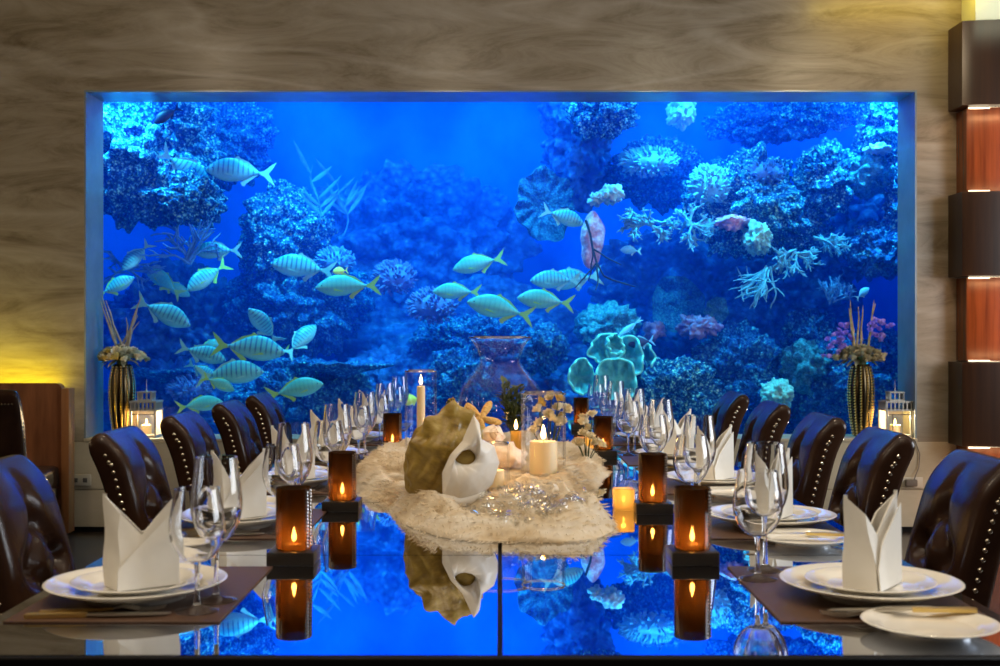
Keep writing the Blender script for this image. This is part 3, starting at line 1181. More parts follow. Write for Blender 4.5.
ST_Y = [2.035, 2.79, 3.52, 4.24, 4.97, 5.70]
for side in (-1, 1):
    s = 'left' if side < 0 else 'right'
    for i, sy in enumerate(ST_Y):
        w_ = ORD[i]
        X = side * (0.616 if side < 0 else 0.628)
        zt = TT
        place('placemat', (side * 0.603, sy + 0.045, zt), 0, f'brown leatherette placemat in the {s} row of settings, {w_}', 'placemat', 'placemats along the table')
        zt += 0.003
        place('charger', (X, sy, zt), 0, f'large white charger plate in the {s} row of settings, {w_}', 'plate', 'charger plates')
        place('plate', (X, sy, zt + 0.0127), 0, f'white dinner plate stacked on the {s} charger {w_}', 'plate', 'dinner plates on the chargers')
        nz = {(-1, 0): R(12), (1, 0): R(31), (-1, 1): R(20), (1, 1): R(34)}.get((side, i), R(random.uniform(-10, 10)) + (R(14) if side < 0 else R(36)))
        no = place('napkin', (X + (0.01 if side < 0 else 0.0), sy - 0.005, zt + 0.0127 + 0.0087), nz, f'white napkin folded into two peaks on the {s} plate {w_}', 'napkin', 'folded napkins')
        if side < 0:
            place('small', (-0.487, sy - 0.105, zt), 0, f'short wine glass in the left row of settings, {w_}', 'glass', 'short wine glasses')
            place('tall', (-0.474, sy - 0.03, zt), 0, f'tall water goblet in the left row of settings, {w_}', 'glass', 'tall water goblets')
        else:
            place('small', (0.468, sy + 0.145, zt), 0, f'short wine glass in the right row of settings, {w_}', 'glass', 'short wine glasses')
            place('tall', (0.500, sy + 0.225, zt), 0, f'tall water goblet in the right row of settings, {w_}', 'glass', 'tall water goblets')
        if side > 0:
            place('bread', (0.645, sy - 0.235, TT), 0, f'small white bread plate in the right row of settings, {w_}', 'plate', 'bread plates')
            if i < 4:
                o = place('fork', (0.555, sy - 0.135, zt), R(-24), f'fork with its tines towards the diner in the right row, {w_}', 'fork', 'forks')
                if i == 0:
                    o.location = (0.70, sy - 0.168, zt + 0.0008)
                    o.rotation_euler = (0, 0, R(172))
                o = place('knife', (0.745, sy - 0.25, TT + 0.0195), R(172), f'knife lying across the bread plate in the right row, {w_}', 'knife', 'table knives')
                if i == 0:
                    o.location = (0.735, sy - 0.185, TT + 0.0195)
                    o.rotation_euler = (R(0), R(2.2), R(170))
        else:
            if i < 4:
                place('bread', (-0.645, sy + 0.275, TT + 0.003), 0, f'small white bread plate in the left row of settings, {w_}', 'plate', 'bread plates')
                place('fork', (-0.735, sy - 0.118, zt), R(6), f'fork lying in front of the plate in the left row, {w_}', 'fork', 'forks')
                place('knife', (-0.745, sy - 0.152, zt), R(3), f'gold handled knife by the plate in the left row, {w_}', 'knife', 'table knives')

# ================================================================== CANDLES AND HOLDERS
def flame(parent, z, s=1.0, x=0, y=0, power=1.0, light=True, mat='flame', lcol=(1.0, 0.50, 0.14)):
    bm = B()
    prof = [(0, 0), (0.0030, 0.002), (0.0048, 0.007), (0.0045, 0.012), (0.0028, 0.019), (0.0010, 0.026), (0, 0.029)]
    lathe(bm, [(r * s, q * s) for r, q in prof], 12, (x, y, z))
    f = obj('flame', bm, mat, parent)
    if light:
        d = bpy.data.lights.new('candle_light', 'POINT')
        d.energy = power
        d.color = lcol
        d.shadow_soft_size = 0.006
        l = bpy.data.objects.new('candle_light', d)
        C.objects.link(l)
        l.parent = parent
        l.location = (x, y, z + 0.036 * s)
    return f


def make_candle(name, label, cat, loc, r, h, power, s=1.0, mat='ivory_wax', group=None, lcol=(1.0, 0.50, 0.14)):
    root = thing(name, label, cat, loc, group=group)
    bm = B()
    lathe(bm, [(0, 0), (r, 0), (r * 1.0, h * 0.96), (r * 0.94, h), (r * 0.75, h * 0.985), (r * 0.3, h - 0.004), (0, h - 0.004)], 28)
    obj('wax', bm, mat, root)
    bm = B()
    tube(bm, [(0, 0, h - 0.006), (0.0006, 0, h + 0.004), (0.001, 0, h + 0.008)], 0.0009, 6)
    obj('wick', bm, 'wick', root)
    flame(root, h + 0.005, s, power=power, light=power > 0, lcol=lcol, mat='flame' if power > 0 else 'flame_bright')
    return root


def votive_holder(loc, label, cl):
    root = thing('votive_holder', label, 'candle holder', loc, group='dark amber votive holders')
    bm = B()
    box(bm, -0.046, -0.046, 0, 0.046, 0.046, 0.026, 0.002, 2)
    obj('base_block', bm, 'dark_block', root)
    bm = B()
    prof = [(0.0, 0.0265), (0.034, 0.0265), (0.0355, 0.030), (0.0355, 0.146), (0.0345, 0.147), (0.0335, 0.146), (0.0335, 0.0305), (0, 0.0305)]
    lathe(bm, prof, 36)
    for f in bm.faces:
        c_ = f.calc_center_median()
        if 0.0300 < c_.z < 0.1464 and math.hypot(c_.x, c_.y) < 0.0340:
            f.material_index = 1
    obj('glass_cup', bm, ['amber_cup', 'thin_clear'], root)
    bm = B()
    for k in range(2):
        a = R(-36 + 15 * k)
        for q in range(17):
            ball(bm, (0.0362 * math.cos(a), 0.0362 * math.sin(a), 0.034 + 0.0066 * q + (0.0033 if k == 1 else 0)), 0.0026, 1)
    obj('glint_beads', bm, 'crystal', root)  # bead columns stand in for sparkle reflected on the cup's side
    make_candle('tealight', cl, 'candle', (loc[0], loc[1], loc[2] + 0.0305), 0.021, 0.005, 0, 1.0, group='tealights in the amber holders')


for i, (x, y_) in enumerate([(-0.405, 2.36), (-0.402, 3.06), (-0.405, 4.52)]):
    o_ = ['nearest the camera', 'second from the camera', 'farthest from the camera'][i]
    votive_holder((x, y_, TT), f'dark amber cylinder votive holder on the left of the fur throw, {o_}', f'lit tealight in the left amber holder {o_}')
for i, (x, y_) in enumerate([(0.378, 2.36), (0.384, 3.02), (0.375, 4.36), (0.380, 5.62)]):
    o_ = ['nearest the camera', 'second from the camera', 'third from the camera', 'farthest from the camera'][i]
    votive_holder((x, y_, TT), f'dark amber cylinder votive holder on the right of the fur throw, {o_}', f'lit tealight in the right amber holder {o_}')


def wax_cube(loc, label, s=0.05, h=0.06):
    root = thing('wax_votive', label, 'candle', loc)
    bm = B()
    box(bm, -s / 2, -s / 2, 0, s / 2, s / 2, h, 0.004, 2)
    obj('wax', bm, 'frosted_amber', root)
    flame(root, h * 0.35, 0.6, power=0.05)
    return root


wax_cube((0.315, 3.06, TT), 'short glowing cream wax votive beside the second right amber holder', 0.052, 0.055)
wax_cube((0.318, 4.50, TT), 'short glowing golden wax votive behind the third right amber holder', 0.06, 0.06)

# ================================================================== CENTREPIECE
FUR = [(-.13, 2.62), (0.0, 2.56), (.12, 2.56), (.21, 2.62), (.262, 2.76), (.255, 2.95), (.20, 3.15), (.20, 3.32), (.27, 3.50), (.335, 3.85), (.36, 4.3), (.27, 4.75), (.0, 4.95), (-.25, 4.9), (-.42, 4.6), (-.47, 4.2), (-.455, 3.75), (-.415, 3.45), (-.29, 3.12), (-.23, 2.85)]
FC = Vector((-0.04, 3.55))


def fur_outline(a):
    # ray from FC at angle a
    best = None
    d = Vector((math.cos(a), math.sin(a)))
    n = len(FUR)
    for i in range(n):
        p = Vector(FUR[i]) - FC
        q = Vector(FUR[(i + 1) % n]) - FC
        e = q - p
        den = d.x * e.y - d.y * e.x
        if abs(den) < 1e-9:
            continue
        t_ = (p.x * e.y - p.y * e.x) / den
        u_ = (p.x * d.y - p.y * d.x) / den
        if t_ > 0 and -1e-6 <= u_ <= 1 + 1e-6:
            best = t_ if best is None else max(best, t_)
    return best


def fur_h(x, y_, s):
    n = noise.fractal(Vector((x * 7, y_ * 6, 0.3)), 0.9, 2.1, 4)
    n2 = noise.noise(Vector((x * 34, y_ * 34, 1.3)))
    rim = (1 - s ** 7)
    folds = 0.020 * math.sin(x * 22 + 4 * noise.noise(Vector((x * 3, y_ * 3, 5)))) * (1 - s)
    return max(0.001, 0.034 * rim + rim * (0.046 * n + 0.004 * n2 + folds) + (0.028 * math.exp(-((s - 0.86) / 0.09) ** 2)) - 0.032 * rim * math.exp(-(noise.noise(Vector((x * 7 + 3, y_ * 5, 9))) / 0.07) ** 2))


bm = B()
NA, NS = 300, 34
outl = [fur_outline(2 * PI * i / NA) for i in range(NA)]
for _ in range(3):
    outl = [(outl[i - 1] + 2 * outl[i] + outl[(i + 1) % NA]) / 4 for i in range(NA)]
outl = [o_ * (1 + 0.035 * noise.noise(Vector((math.cos(2 * PI * i / NA) * 6, math.sin(2 * PI * i / NA) * 6, 2))) + 0.008 * noise.noise(Vector((i * 0.7, 0, 3)))) for i, o_ in enumerate(outl)]
ctr = bm.verts.new((FC.x, FC.y, TT + 0.04))
rings = []
furpts = []
for r_i in range(1, NS + 1):
    s = (r_i / NS) ** 0.7
    ring = []
    for i in range(NA):
        a = 2 * PI * i / NA
        x = FC.x + math.cos(a) * outl[i] * s
        y_ = FC.y + math.sin(a) * outl[i] * s
        z_ = TT + fur_h(x, y_, s) if r_i < NS else TT + 0.004
        ring.append(bm.verts.new((x, y_, z_)))
        furpts.append((x, y_, z_, s))
    rings.append(ring)
under = [bm.verts.new((v.co.x * 0.998 + FC.x * 0.002, v.co.y, TT + 0.0005)) for v in rings[-1]]
for i in range(NA):
    bm.faces.new((ctr, rings[0][i], rings[0][(i + 1) % NA]))
for a_, b_ in zip(rings + [], rings[1:] + [under]):
    for i in range(NA):
        j = (i + 1) % NA
        bm.faces.new((a_[i], b_[i], b_[j], a_[j]))
bm.faces.new(under)
# short lying hairs all over the pelt
rnd = random.Random(4)
for q in range(60000):
    x, y_, z_, s = rnd.choice(furpts)
    if y_ > 3.9 and rnd.random() < 0.6:
        continue
    x += rnd.uniform(-.007, .007)
    y_ += rnd.uniform(-.014, .014)
    a = math.atan2(y_ - FC.y, x - FC.x) + 1.6 * noise.noise(Vector((x * 11, y_ * 11, 4))) + rnd.uniform(-0.5, 0.5)
    L_ = rnd.uniform(0.008, 0.019)
    d = Vector((math.cos(a) * L_, math.sin(a) * L_, rnd.uniform(0.002, 0.006) - (0.009 if s > 0.95 else 0)))
    n = Vector((-math.sin(a), math.cos(a), 0)) * 0.0013
    base = Vector((x, y_, z_ - 0.0015))
    tip = base + d
    tip.z = max(TT + 0.001, tip.z)
    v0, v1, v2, v3 = bm.verts.new(base - n), bm.verts.new(base + n), bm.verts.new(base + Vector((0, 0, 0.0022))), bm.verts.new(tip)
    bm.faces.new((v0, v1, v3))
    bm.faces.new((v1, v2, v3))
    bm.faces.new((v2, v0, v3))
fo = obj('fur_throw', bm, 'cream_fur', ang=75)
tag(fo, 'cream sheepskin fur throw spread along the middle of the mirror table', 'fur throw')


def furz(x, y_):
    d = Vector((x, y_)) - FC
    a = math.atan2(d.y, d.x)
    s = min(1, d.length / outl[int((a % (2 * PI)) / (2 * PI) * NA) % NA])
    return TT + fur_h(x, y_, s)


# ---- large golden and white shell
def big_shell(loc):
    root = thing('seashell', 'large knobbly golden seashell with a broad white lip on the fur throw', 'seashell', loc)
    bm = B()
    bmesh.ops.create_icosphere(bm, subdivisions=5, radius=1)
    for v in bm.verts:
        p = v.co.copy()
        a = math.atan2(p.z, p.y)
        # body whorl: wide shoulder at upper left, pointed base at lower right
        prof = 0.105 * (1 - 0.20 * p.x)
        q = Vector((p.x * 0.098, p.y * prof * 0.80, math.copysign(abs(p.z) ** 1.25, p.z) * prof * 1.22))
        ribs = 0.005 * abs(math.sin(a * 3.0 + p.x * 1.5)) ** 3 + 0.0025 * math.sin(p.x * 26 + a * 2)
        n = noise.fractal(p * 2.3, 0.8, 2.0, 4)
        q += p * (ribs + 0.010 * n)
        for kx, ky, kz, kh in ((-0.35, -0.25, 0.9, 0.030), (0.1, -0.35, 0.93, 0.035), (-0.75, -0.35, 0.55, 0.026), (0.45, -0.4, 0.8, 0.03), (-0.9, -0.3, 0.1, 0.02)):
            dd = (p - Vector((kx, ky, kz)).normalized()).length
            q += p * kh * math.exp(-(dd / 0.20) ** 2)
        v.co = q
    b1 = obj('shell_body', bm, 'golden_shell', root, (-0.012, 0.01, 0.112), (R(0), R(24), R(12)), ang=70)
    # broad white outer lip: a thick curved sheet with a pointed crest and an oval opening
    def lip_pt(u, v, side):
        # u 0..1 round the opening, v 0 inner edge .. 1 outer edge
        a = 2 * PI * u
        hole = Vector((-0.016 + 0.029 * math.cos(a), 0, 0.022 + 0.021 * math.sin(a)))
        outl_ = [(-0.030, 0.062), (-0.016, 0.135), (0.002, 0.118), (0.018, 0.078), (0.060, 0.070), (0.088, 0.030), (0.080, -0.030), (0.045, -0.075), (-0.010, -0.105), (-0.050, -0.085), (-0.062, -0.030), (-0.052, 0.020)]
        n = len(outl_)
        # outline sampled by angle about the opening centre
        t_ = ((a / (2 * PI)) * n - 2.0) % n
        t_ = (n - t_) % n
        k0 = int(t_) % n
        f_ = t_ - int(t_)
        f_ = f_ * f_ * (3 - 2 * f_)
        o0, o1 = Vector(outl_[k0]), Vector(outl_[(k0 + 1) % n])
        oo = o0 + (o1 - o0) * f_
        p = hole + (Vector((oo.x, 0, oo.y)) - hole) * v
        dome = -0.045 * math.sin(PI * (0.12 + 0.76 * v)) - 0.018 * (1 - ((p.x - 0.01) / 0.09) ** 2)
        return Vector((p.x, dome + side * 0.007 + 0.25 * abs(p.x), p.z))
    bm = B()
    NU, NV = 72, 12
    lay = []
    for side in (-0.5, 0.5):
        lay.append([[bm.verts.new(lip_pt(i / NU, j / NV, side)) for i in range(NU)] for j in range(NV + 1)])
    for q in range(2):
        for j in range(NV):
            for i in range(NU):
                i2 = (i + 1) % NU
                bm.faces.new((lay[q][j][i], lay[q][j][i2], lay[q][j + 1][i2], lay[q][j + 1][i]))
    for j in (0, NV):
        for i in range(NU):
            i2 = (i + 1) % NU
            bm.faces.new((lay[0][j][i], lay[0][j][i2], lay[1][j][i2], lay[1][j][i]))
    bmesh.ops.smooth_vert(bm, verts=bm.verts, factor=0.5, use_axis_x=True, use_axis_y=True, use_axis_z=True)
    obj('shell_lip', bm, 'white_shell', root, (0.050, -0.075, 0.098), (R(-8), R(14), R(14)), ang=70)
    bm = B()
    ball(bm, (0, 0, 0), 1, 4, (0.034, 0.034, 0.034))
    obj('aperture', bm, 'golden_shell', root, (0.045, -0.082, 0.120))
    # curled lower lip resting on the fur
    bm = B()
    pts = [(-0.06 + 0.16 * k / 14, -0.095 - 0.03 * math.sin(PI * k / 14), 0.030 - 0.018 * math.sin(PI * k / 14)) for k in range(15)]
    tube(bm, pts, [0.006 + 0.014 * math.sin(PI * (k + 0.5) / 15) for k in range(15)], 12)
    obj('lower_lip', bm, 'white_shell', root, ang=70)
    return root


bs = big_shell((-0.130, 3.02, TT + 0.030))
bs.scale = (0.93, 0.95, 0.93)


def spiral_shell(name, label, loc, size, mat, rot, turns=3.2, spikes=0):
    root = thing(name, label, 'seashell', loc)
    bm = B()
    NT, NK = 90, 14
    rings = []
    for i in range(NT + 1):
        t_ = i / NT
        th_ = t_ * turns * 2 * PI
        g_ = 0.10 * math.exp(2.3 * t_) / math.exp(2.3) * 10
        rc = 0.42 * g_ * size
        tr = 0.40 * g_ * size
        if spikes:
            tr *= 1 + 0.30 * max(0, math.sin(th_ * spikes)) ** 4
        cx, cy = rc * math.cos(th_), rc * math.sin(th_)
        cz = -g_ * size * 1.05
        ring = []
        for k in range(NK):
            a = 2 * PI * k / NK
            rad = rc + tr * math.cos(a)
            ring.append(bm.verts.new((rad * math.cos(th_), rad * math.sin(th_), cz + tr * 1.15 * math.sin(a))))
        rings.append(ring)
    for a_, b_ in zip(rings, rings[1:]):
        for k in range(NK):
            j = (k + 1) % NK
            bm.faces.new((a_[k], a_[j], b_[j], b_[k]))
    bm.faces.new(rings[0])
    bm.faces.new(list(reversed(rings[-1])))
    zmin = min((Matrix.Rotation(rot[1], 4, 'Y') @ Matrix.Rotation(rot[0], 4, 'X') @ v.co).z for v in bm.verts)
    obj('spire', bm, mat, root, (0, 0, -zmin), (rot[0], rot[1], rot[2]), ang=70)
    return root


spiral_shell('conch_shell', 'pinkish spiny conch shell behind the white lipped shell', (-0.005, 3.56, TT + 0.10), 0.062, 'pink_shell', (R(70), R(30), R(20)), spikes=4)
spiral_shell('spiral_shell', 'small pale spiral shell on the fur in front of the pillar candle glass', (0.085, 3.13, furz(0.085, 3.13) - 0.004), 0.020, 'white_shell', (R(60), R(20), R(0)))
spiral_shell('spiral_shell', 'small pale spiral shell on the right rim of the fur throw', (0.155, 3.17, furz(0.155, 3.17) - 0.004), 0.022, 'white_shell', (R(80), R(-30), R(40)))
spiral_shell('spiral_shell', 'tiny golden spiral shell left of the pillar candle', (0.04, 3.2, furz(0.04, 3.2) - 0.004), 0.018, 'golden_shell', (R(70), R(40), R(10)))

# small driftwood plinth of coral rock the conch rests on
bm = B()
bmesh.ops.create_icosphere(bm, subdivisions=4, radius=1)
for v in bm.verts:
    p = v.co.copy()
    n = noise.fractal(p * 2.2, 0.8, 2.1, 5)
    v.co = Vector((p.x * 0.085, p.y * 0.075, max(-0.9, p.z) * 0.052)) * (1 + 0.22 * n)
o = obj('coral_rock', bm, 'pink_shell', loc=(-0.01, 3.58, TT + 0.075), ang=70)
tag(o, 'lump of peach coral rock under the conch shell', 'coral')
# starfish leaning on the clear vase
bm = B()
N = 60
top_ = bm.verts.new((0, -0.013, 0))
bot_ = bm.verts.new((0, 0.010, 0))
rim = []
for i in range(N):
    a = 2 * PI * i / N
    rr_ = 0.018 + 0.050 * abs(math.cos(a * 2.5)) ** 2.2
    rim.append((rr_ * math.cos(a), rr_ * math.sin(a)))
mid = [bm.verts.new((x * 0.55, -0.011, z * 0.55)) for x, z in rim]
ed = [bm.verts.new((x, 0, z)) for x, z in rim]
midb = [bm.verts.new((x * 0.55, 0.008, z * 0.55)) for x, z in rim]
for i in range(N):
    j = (i + 1) % N
    bm.faces.new((top_, mid[i], mid[j]))
    bm.faces.new((mid[i], ed[i], ed[j], mid[j]))
    bm.faces.new((ed[i], midb[i], midb[j], ed[j]))
    bm.faces.new((midb[i], bot_, midb[j]))
o = obj('starfish', bm, 'starfish', loc=(-0.06, 3.72, TT + 0.185), rot=(R(-25), R(12), 0), ang=60)
tag(o, 'orange dried starfish leaning against the clear vase behind the conch', 'starfish')

# ---- garland of clear crystal beads
bm = B()
rnd = random.Random(12)
for q in range(620):
    a = rnd.uniform(0, 2 * PI)
    r_ = math.sqrt(rnd.random())
    x = 0.060 + 0.150 * r_ * math.cos(a)
    y_ = 2.88 + 0.24 * r_ * math.sin(a)
    z_ = furz(x, y_) + 0.004 + (1 - r_) * 0.034 * rnd.random()
    if rnd.random() < 0.55:
        L_ = rnd.uniform(0.012, 0.030)
        th_ = rnd.uniform(0, PI)
        d = Vector((math.cos(th_), math.sin(th_), rnd.uniform(-0.3, 0.7))) * L_
        p0 = Vector((x, y_, z_)) - d / 2
        tube(bm, [p0, p0 + d * 0.3, p0 + d * 0.7, p0 + d], [0.001, 0.0045, 0.0042, 0.001], 6)
    else:
        ball(bm, (x, y_, z_), rnd.uniform(0.0035, 0.008), 1)
o = obj('crystal_garland', bm, 'crystal_thin', ang=10)
tag(o, 'heap of clear glass crystal beads and drops on the front of the fur throw', 'crystal garland', kind='stuff')

# ---- hurricane glasses and candles
def glass_rim(root, r, z, t_):
    bm = B()
    tube(bm, [(r * math.cos(2 * PI * i / 64), r * math.sin(2 * PI * i / 64), z) for i in range(65)], t_, 8, caps=False)
    return obj('rim', bm, 'rim_glass', root)


def cylinder_glass(name, label, loc, r, h, cat='candle glass'):
    bm = B()
    prof = [(0, 0), (r, 0), (r, h), (r - 0.003, h + 0.001), (r - 0.004, h), (r - 0.004, 0.008), (0, 0.008)]
    lathe(bm, prof, 48)
    root = thing(name, label, cat, loc)
    obj('cylinder', bm, 'thin_clear', root, ang=50)
    glass_rim(root, r - 0.002, h, 0.0034)
    return root


z0 = furz(-0.257, 3.90) + 0.003
cylinder_glass('hurricane_glass', 'tall clear cylinder glass round the burning taper, left of the big vase', (-0.257, 3.90, z0), 0.052, 1.117 - z0)
make_candle('taper_candle', 'tall slim ivory taper candle burning in the tall cylinder glass', 'candle', (-0.257, 3.90, z0 + 0.008), 0.0135, 1.060 - z0, 0.28, 1.1)
z0 = furz(0.125, 3.46) + 0.003
cylinder_glass('hurricane_glass', 'wide clear cylinder glass round the pillar candle, right of the middle', (0.125, 3.46, z0), 0.064, 1.067 - z0)
make_candle('pillar_candle', 'thick glowing ivory pillar candle in the wide cylinder glass', 'candle', (0.125, 3.46, z0 + 0.008), 0.040, 0.092, 0.28, 1.5)
z0 = furz(-0.018, 3.30) + 0.003
cylinder_glass('votive_glass', 'low clear votive glass with a small candle beside the white lipped shell', (-0.018, 3.30, z0), 0.045, 0.125)
make_candle('votive_candle', 'small burning ivory candle in the low votive glass', 'candle', (-0.018, 3.30, z0 + 0.008), 0.030, 0.045, 0.28, 1.5)

# ---- large flared clear vase
z0 = TT + 0.045
vp = catmull([(0, 0), (0.075, 0.0), (0.10, 0.012), (0.142, 0.075), (0.154, 0.150), (0.140, 0.225), (0.095, 0.285), (0.073, 0.315), (0.072, 0.335), (0.088, 0.375), (0.110, 0.405)], 4)
prof = [(max(0, p.x), max(0, p.y)) for p in vp]
inn = [(max(0, r - 0.003), max(q, 0.006)) for r, q in reversed(prof)]
bm = B()
lathe(bm, prof + inn, 64)
vo = thing('glass_vase', 'big bulbous clear glass vase with a flared mouth in the middle of the table', 'vase', (0.0, 4.22, z0 - 0.015))
obj('vase_body', bm, 'thin_clear', vo, ang=70)
glass_rim(vo, 0.109, 0.405, 0.0040)


def leaf(bm, base, d, L_, wd, bend=0.3, ref=(0, 0, 1)):
    d = d.normalized()
    sd = d.cross(Vector(ref))
    if sd.length < 1e-3:
        sd = Vector((1, 0, 0))
    sd.normalize()
    up = sd.cross(d).normalized()
    n = 5
    prev = None
    for i in range(n + 1):
        u = i / n
        c = base + d * (L_ * u) - Vector((0, 0, 1)) * (bend * L_ * u * u)
        ww = wd * math.sin(PI * min(0.98, u * 0.9 + 0.08))
        row = (bm.verts.new(c - sd * ww), bm.verts.new(c - up * ww * 0.25), bm.verts.new(c + sd * ww), bm.verts.new(c - up * (ww * 0.25 + 0.0008)))
        if prev:
            for k in range(4):
                j = (k + 1) % 4
                bm.faces.new((prev[k], prev[j], row[j], row[k]))
        else:
            bm.faces.new(row)
        prev = row
    bm.faces.new(list(reversed(prev)))


def blossom_bm(r, rnd, petals=9):
    bm = B()
    for ring, (cnt, tilt, k) in enumerate(((5, 0.25, 0.75), (6, 0.65, 0.95), (petals, 1.05, 1.0))):
        for i in range(cnt):
            a = 2 * PI * i / cnt + ring * 0.5 + rnd.uniform(-.2, .2)
            d = Vector((math.cos(a) * math.sin(tilt), math.sin(a) * math.sin(tilt), math.cos(tilt)))
            leaf(bm, Vector((0, 0, 0)), d, r * k, r * 0.40, bend=0.0)
    ball(bm, (0, 0, 0), r * 0.28, 1)
    return bm


ga = thing('green_foliage', 'spray of dark green leaves standing inside the big clear vase', 'foliage', (0.05, 4.22, TT + 0.05))
rnd = random.Random(21)
for s_ in range(12):
    a = rnd.uniform(0, 2 * PI)
    bm = B()
    top_p = Vector((0.045 * math.cos(a), 0.05 * math.sin(a), rnd.uniform(0.16, 0.23)))
    tube(bm, [(0, 0, 0.0), top_p * 0.5, top_p], [0.003, 0.0025, 0.0012], 6)
    st = obj('stem', bm, 'leaf_green', ga)
    bm = B()
    for k in range(16):
        u = 0.35 + 0.65 * k / 15
        b0 = Vector((top_p.x * u, top_p.y * u, top_p.z * u))
        d = Vector((rnd.uniform(-1, 1), rnd.uniform(-1, 1), rnd.uniform(0.3, 1.4)))
        leaf(bm, b0, d, rnd.uniform(0.035, 0.055), rnd.uniform(0.006, 0.010), 0.35)
    obj('leaf_spray', bm, 'leaf_green', st)

bloom_cache = {}


def flowers(name, label, loc, spots, mats, rr=0.02, seed=3, stems=True):
    root = thing(name, label, 'flowers', loc)
    rnd = random.Random(seed)
    spots = list(spots) + [(x + rnd.uniform(-.03, .03), y_ + rnd.uniform(-.03, .03), z_ + rnd.uniform(-.03, .02)) for x, y_, z_ in spots]
    for (x, y_, z_) in spots:
        mat = rnd.choice(mats)
        v_ = rnd.randint(0, 2)
        key = (mat, v_, rr)
        if key not in bloom_cache:
            o = obj('blossom', blossom_bm(rr, random.Random(v_ + 5)), mat, root)
            bloom_cache[key] = o
        else:
            o = bloom_cache[key].copy()
            C.objects.link(o)
            o.parent = root
        o.location = (x, y_, z_)
        o.rotation_euler = (rnd.uniform(-0.9, 0.9), rnd.uniform(-0.9, 0.9), rnd.uniform(0, 6))
        if stems:
            bm = B()
            tube(bm, [(x * 0.3, y_ * 0.3, 0), (x * 0.7, y_ * 0.7, z_ * 0.6), (x, y_, z_ - 0.003)], 0.0018, 6)
            obj('stem', bm, 'leaf_green', root)
    return root


flowers('dried_flowers', 'small bunch of yellow dried flowers behind the golden shell', (-0.16, 4.05, TT + 0.04),
        [(-0.02, 0, 0.13), (0.015, -0.01, 0.155), (0.035, 0.01, 0.12), (0.0, 0.02, 0.17), (-0.03, 0.02, 0.10), (0.02, -0.02, 0.09), (0.05, 0, 0.145)], ['dry_yellow', 'leaf_green', 'dry_cream'], 0.024, 8)
flowers('dried_flowers', 'bunch of beige dried flowers behind the wide candle glass', (0.165, 4.10, TT + 0.04),
        [(-0.03, 0, 0.17), (0.01, -0.01, 0.19), (0.035, 0.01, 0.15), (0.0, -0.02, 0.13), (0.03, -0.02, 0.10), (-0.03, -0.02, 0.10), (0.05, 0, 0.12)], ['dry_cream', 'dry_yellow'], 0.026, 9)
flowers('dried_flowers', 'cluster of pale dried flowers low on the right rim of the fur throw', (0.29, 4.02, TT + 0.03),
        [(-0.03, 0, 0.05), (0.01, -0.01, 0.07), (0.035, 0.01, 0.05), (0.0, 0.03, 0.10), (-0.01, 0.03, 0.13)], ['dry_cream'], 0.024, 10)
make_candle('amber_candle', 'small amber candle glowing low in front of the clear vase foliage', 'candle', (0.053, 3.98, TT + 0.05), 0.018, 0.075, 0.1, 1.2, 'frosted_amber')

# ================================================================== SILL: VASES, FLOWERS, LANTERNS
SZ = WZ0


def beaded_vase(loc, label):
    root = thing('beaded_vase', label, 'vase', loc)
    H = 0.46
    pr = catmull([(0.044, 0), (0.050, 0.02), (0.066, 0.12), (0.076, 0.25), (0.074, 0.35), (0.060, 0.43), (0.050, 0.46)], 4)

    def rad(z):
        for a, b_ in zip(pr, pr[1:]):
            if a.y <= z <= b_.y + 1e-9:
                return a.x + (b_.x - a.x) * (z - a.y) / max(1e-6, b_.y - a.y)
        return pr[-1].x
    bm = B()
    seg = 96
    zs = [p.y for p in pr]
    rings = []
    for z in zs:
        rings.append([bm.verts.new((rad(z) * (1 + 0.055 * abs(math.cos(6 * 2 * PI * i / seg))) * math.cos(2 * PI * i / seg), rad(z) * (1 + 0.055 * abs(math.cos(6 * 2 * PI * i / seg))) * math.sin(2 * PI * i / seg), z)) for i in range(seg)])
    for a, b_ in zip(rings, rings[1:]):
        for i in range(seg):
            j = (i + 1) % seg
            bm.faces.new((a[i], a[j], b_[j], b_[i]))
    bm.faces.new(list(reversed(rings[0])))
    inner = [bm.verts.new((v.co.x * 0.9, v.co.y * 0.9, H - 0.002)) for v in rings[-1]]
    low = [bm.verts.new((v.co.x * 0.9, v.co.y * 0.9, H - 0.10)) for v in rings[-1]]
    for i in range(seg):
        j = (i + 1) % seg
        bm.faces.new((rings[-1][i], rings[-1][j], inner[j], inner[i]))
        bm.faces.new((inner[i], inner[j], low[j], low[i]))
    bm.faces.new(low)
    obj('vase_body', bm, 'bronze', root)
    for k in range(12):
        bm = B()
        a = 2 * PI * (k + 0.5) / 12
        for q in range(25):
            z = 0.015 + q * 0.0178
            r_ = rad(z) * 1.01
            ball(bm, (r_ * math.cos(a), r_ * math.sin(a), z), 0.0098, 1)
        obj('bead_strip', bm, 'gold_bead', root)
    return root


beaded_vase(P(122, 433, 7.66).to_tuple()[:2] + (SZ,), 'tall bronze vase with gold bead strips on the left end of the aquarium sill')
beaded_vase(P(861, 433, 7.66).to_tuple()[:2] + (SZ,), 'tall bronze vase with gold bead strips on the right end of the aquarium sill')


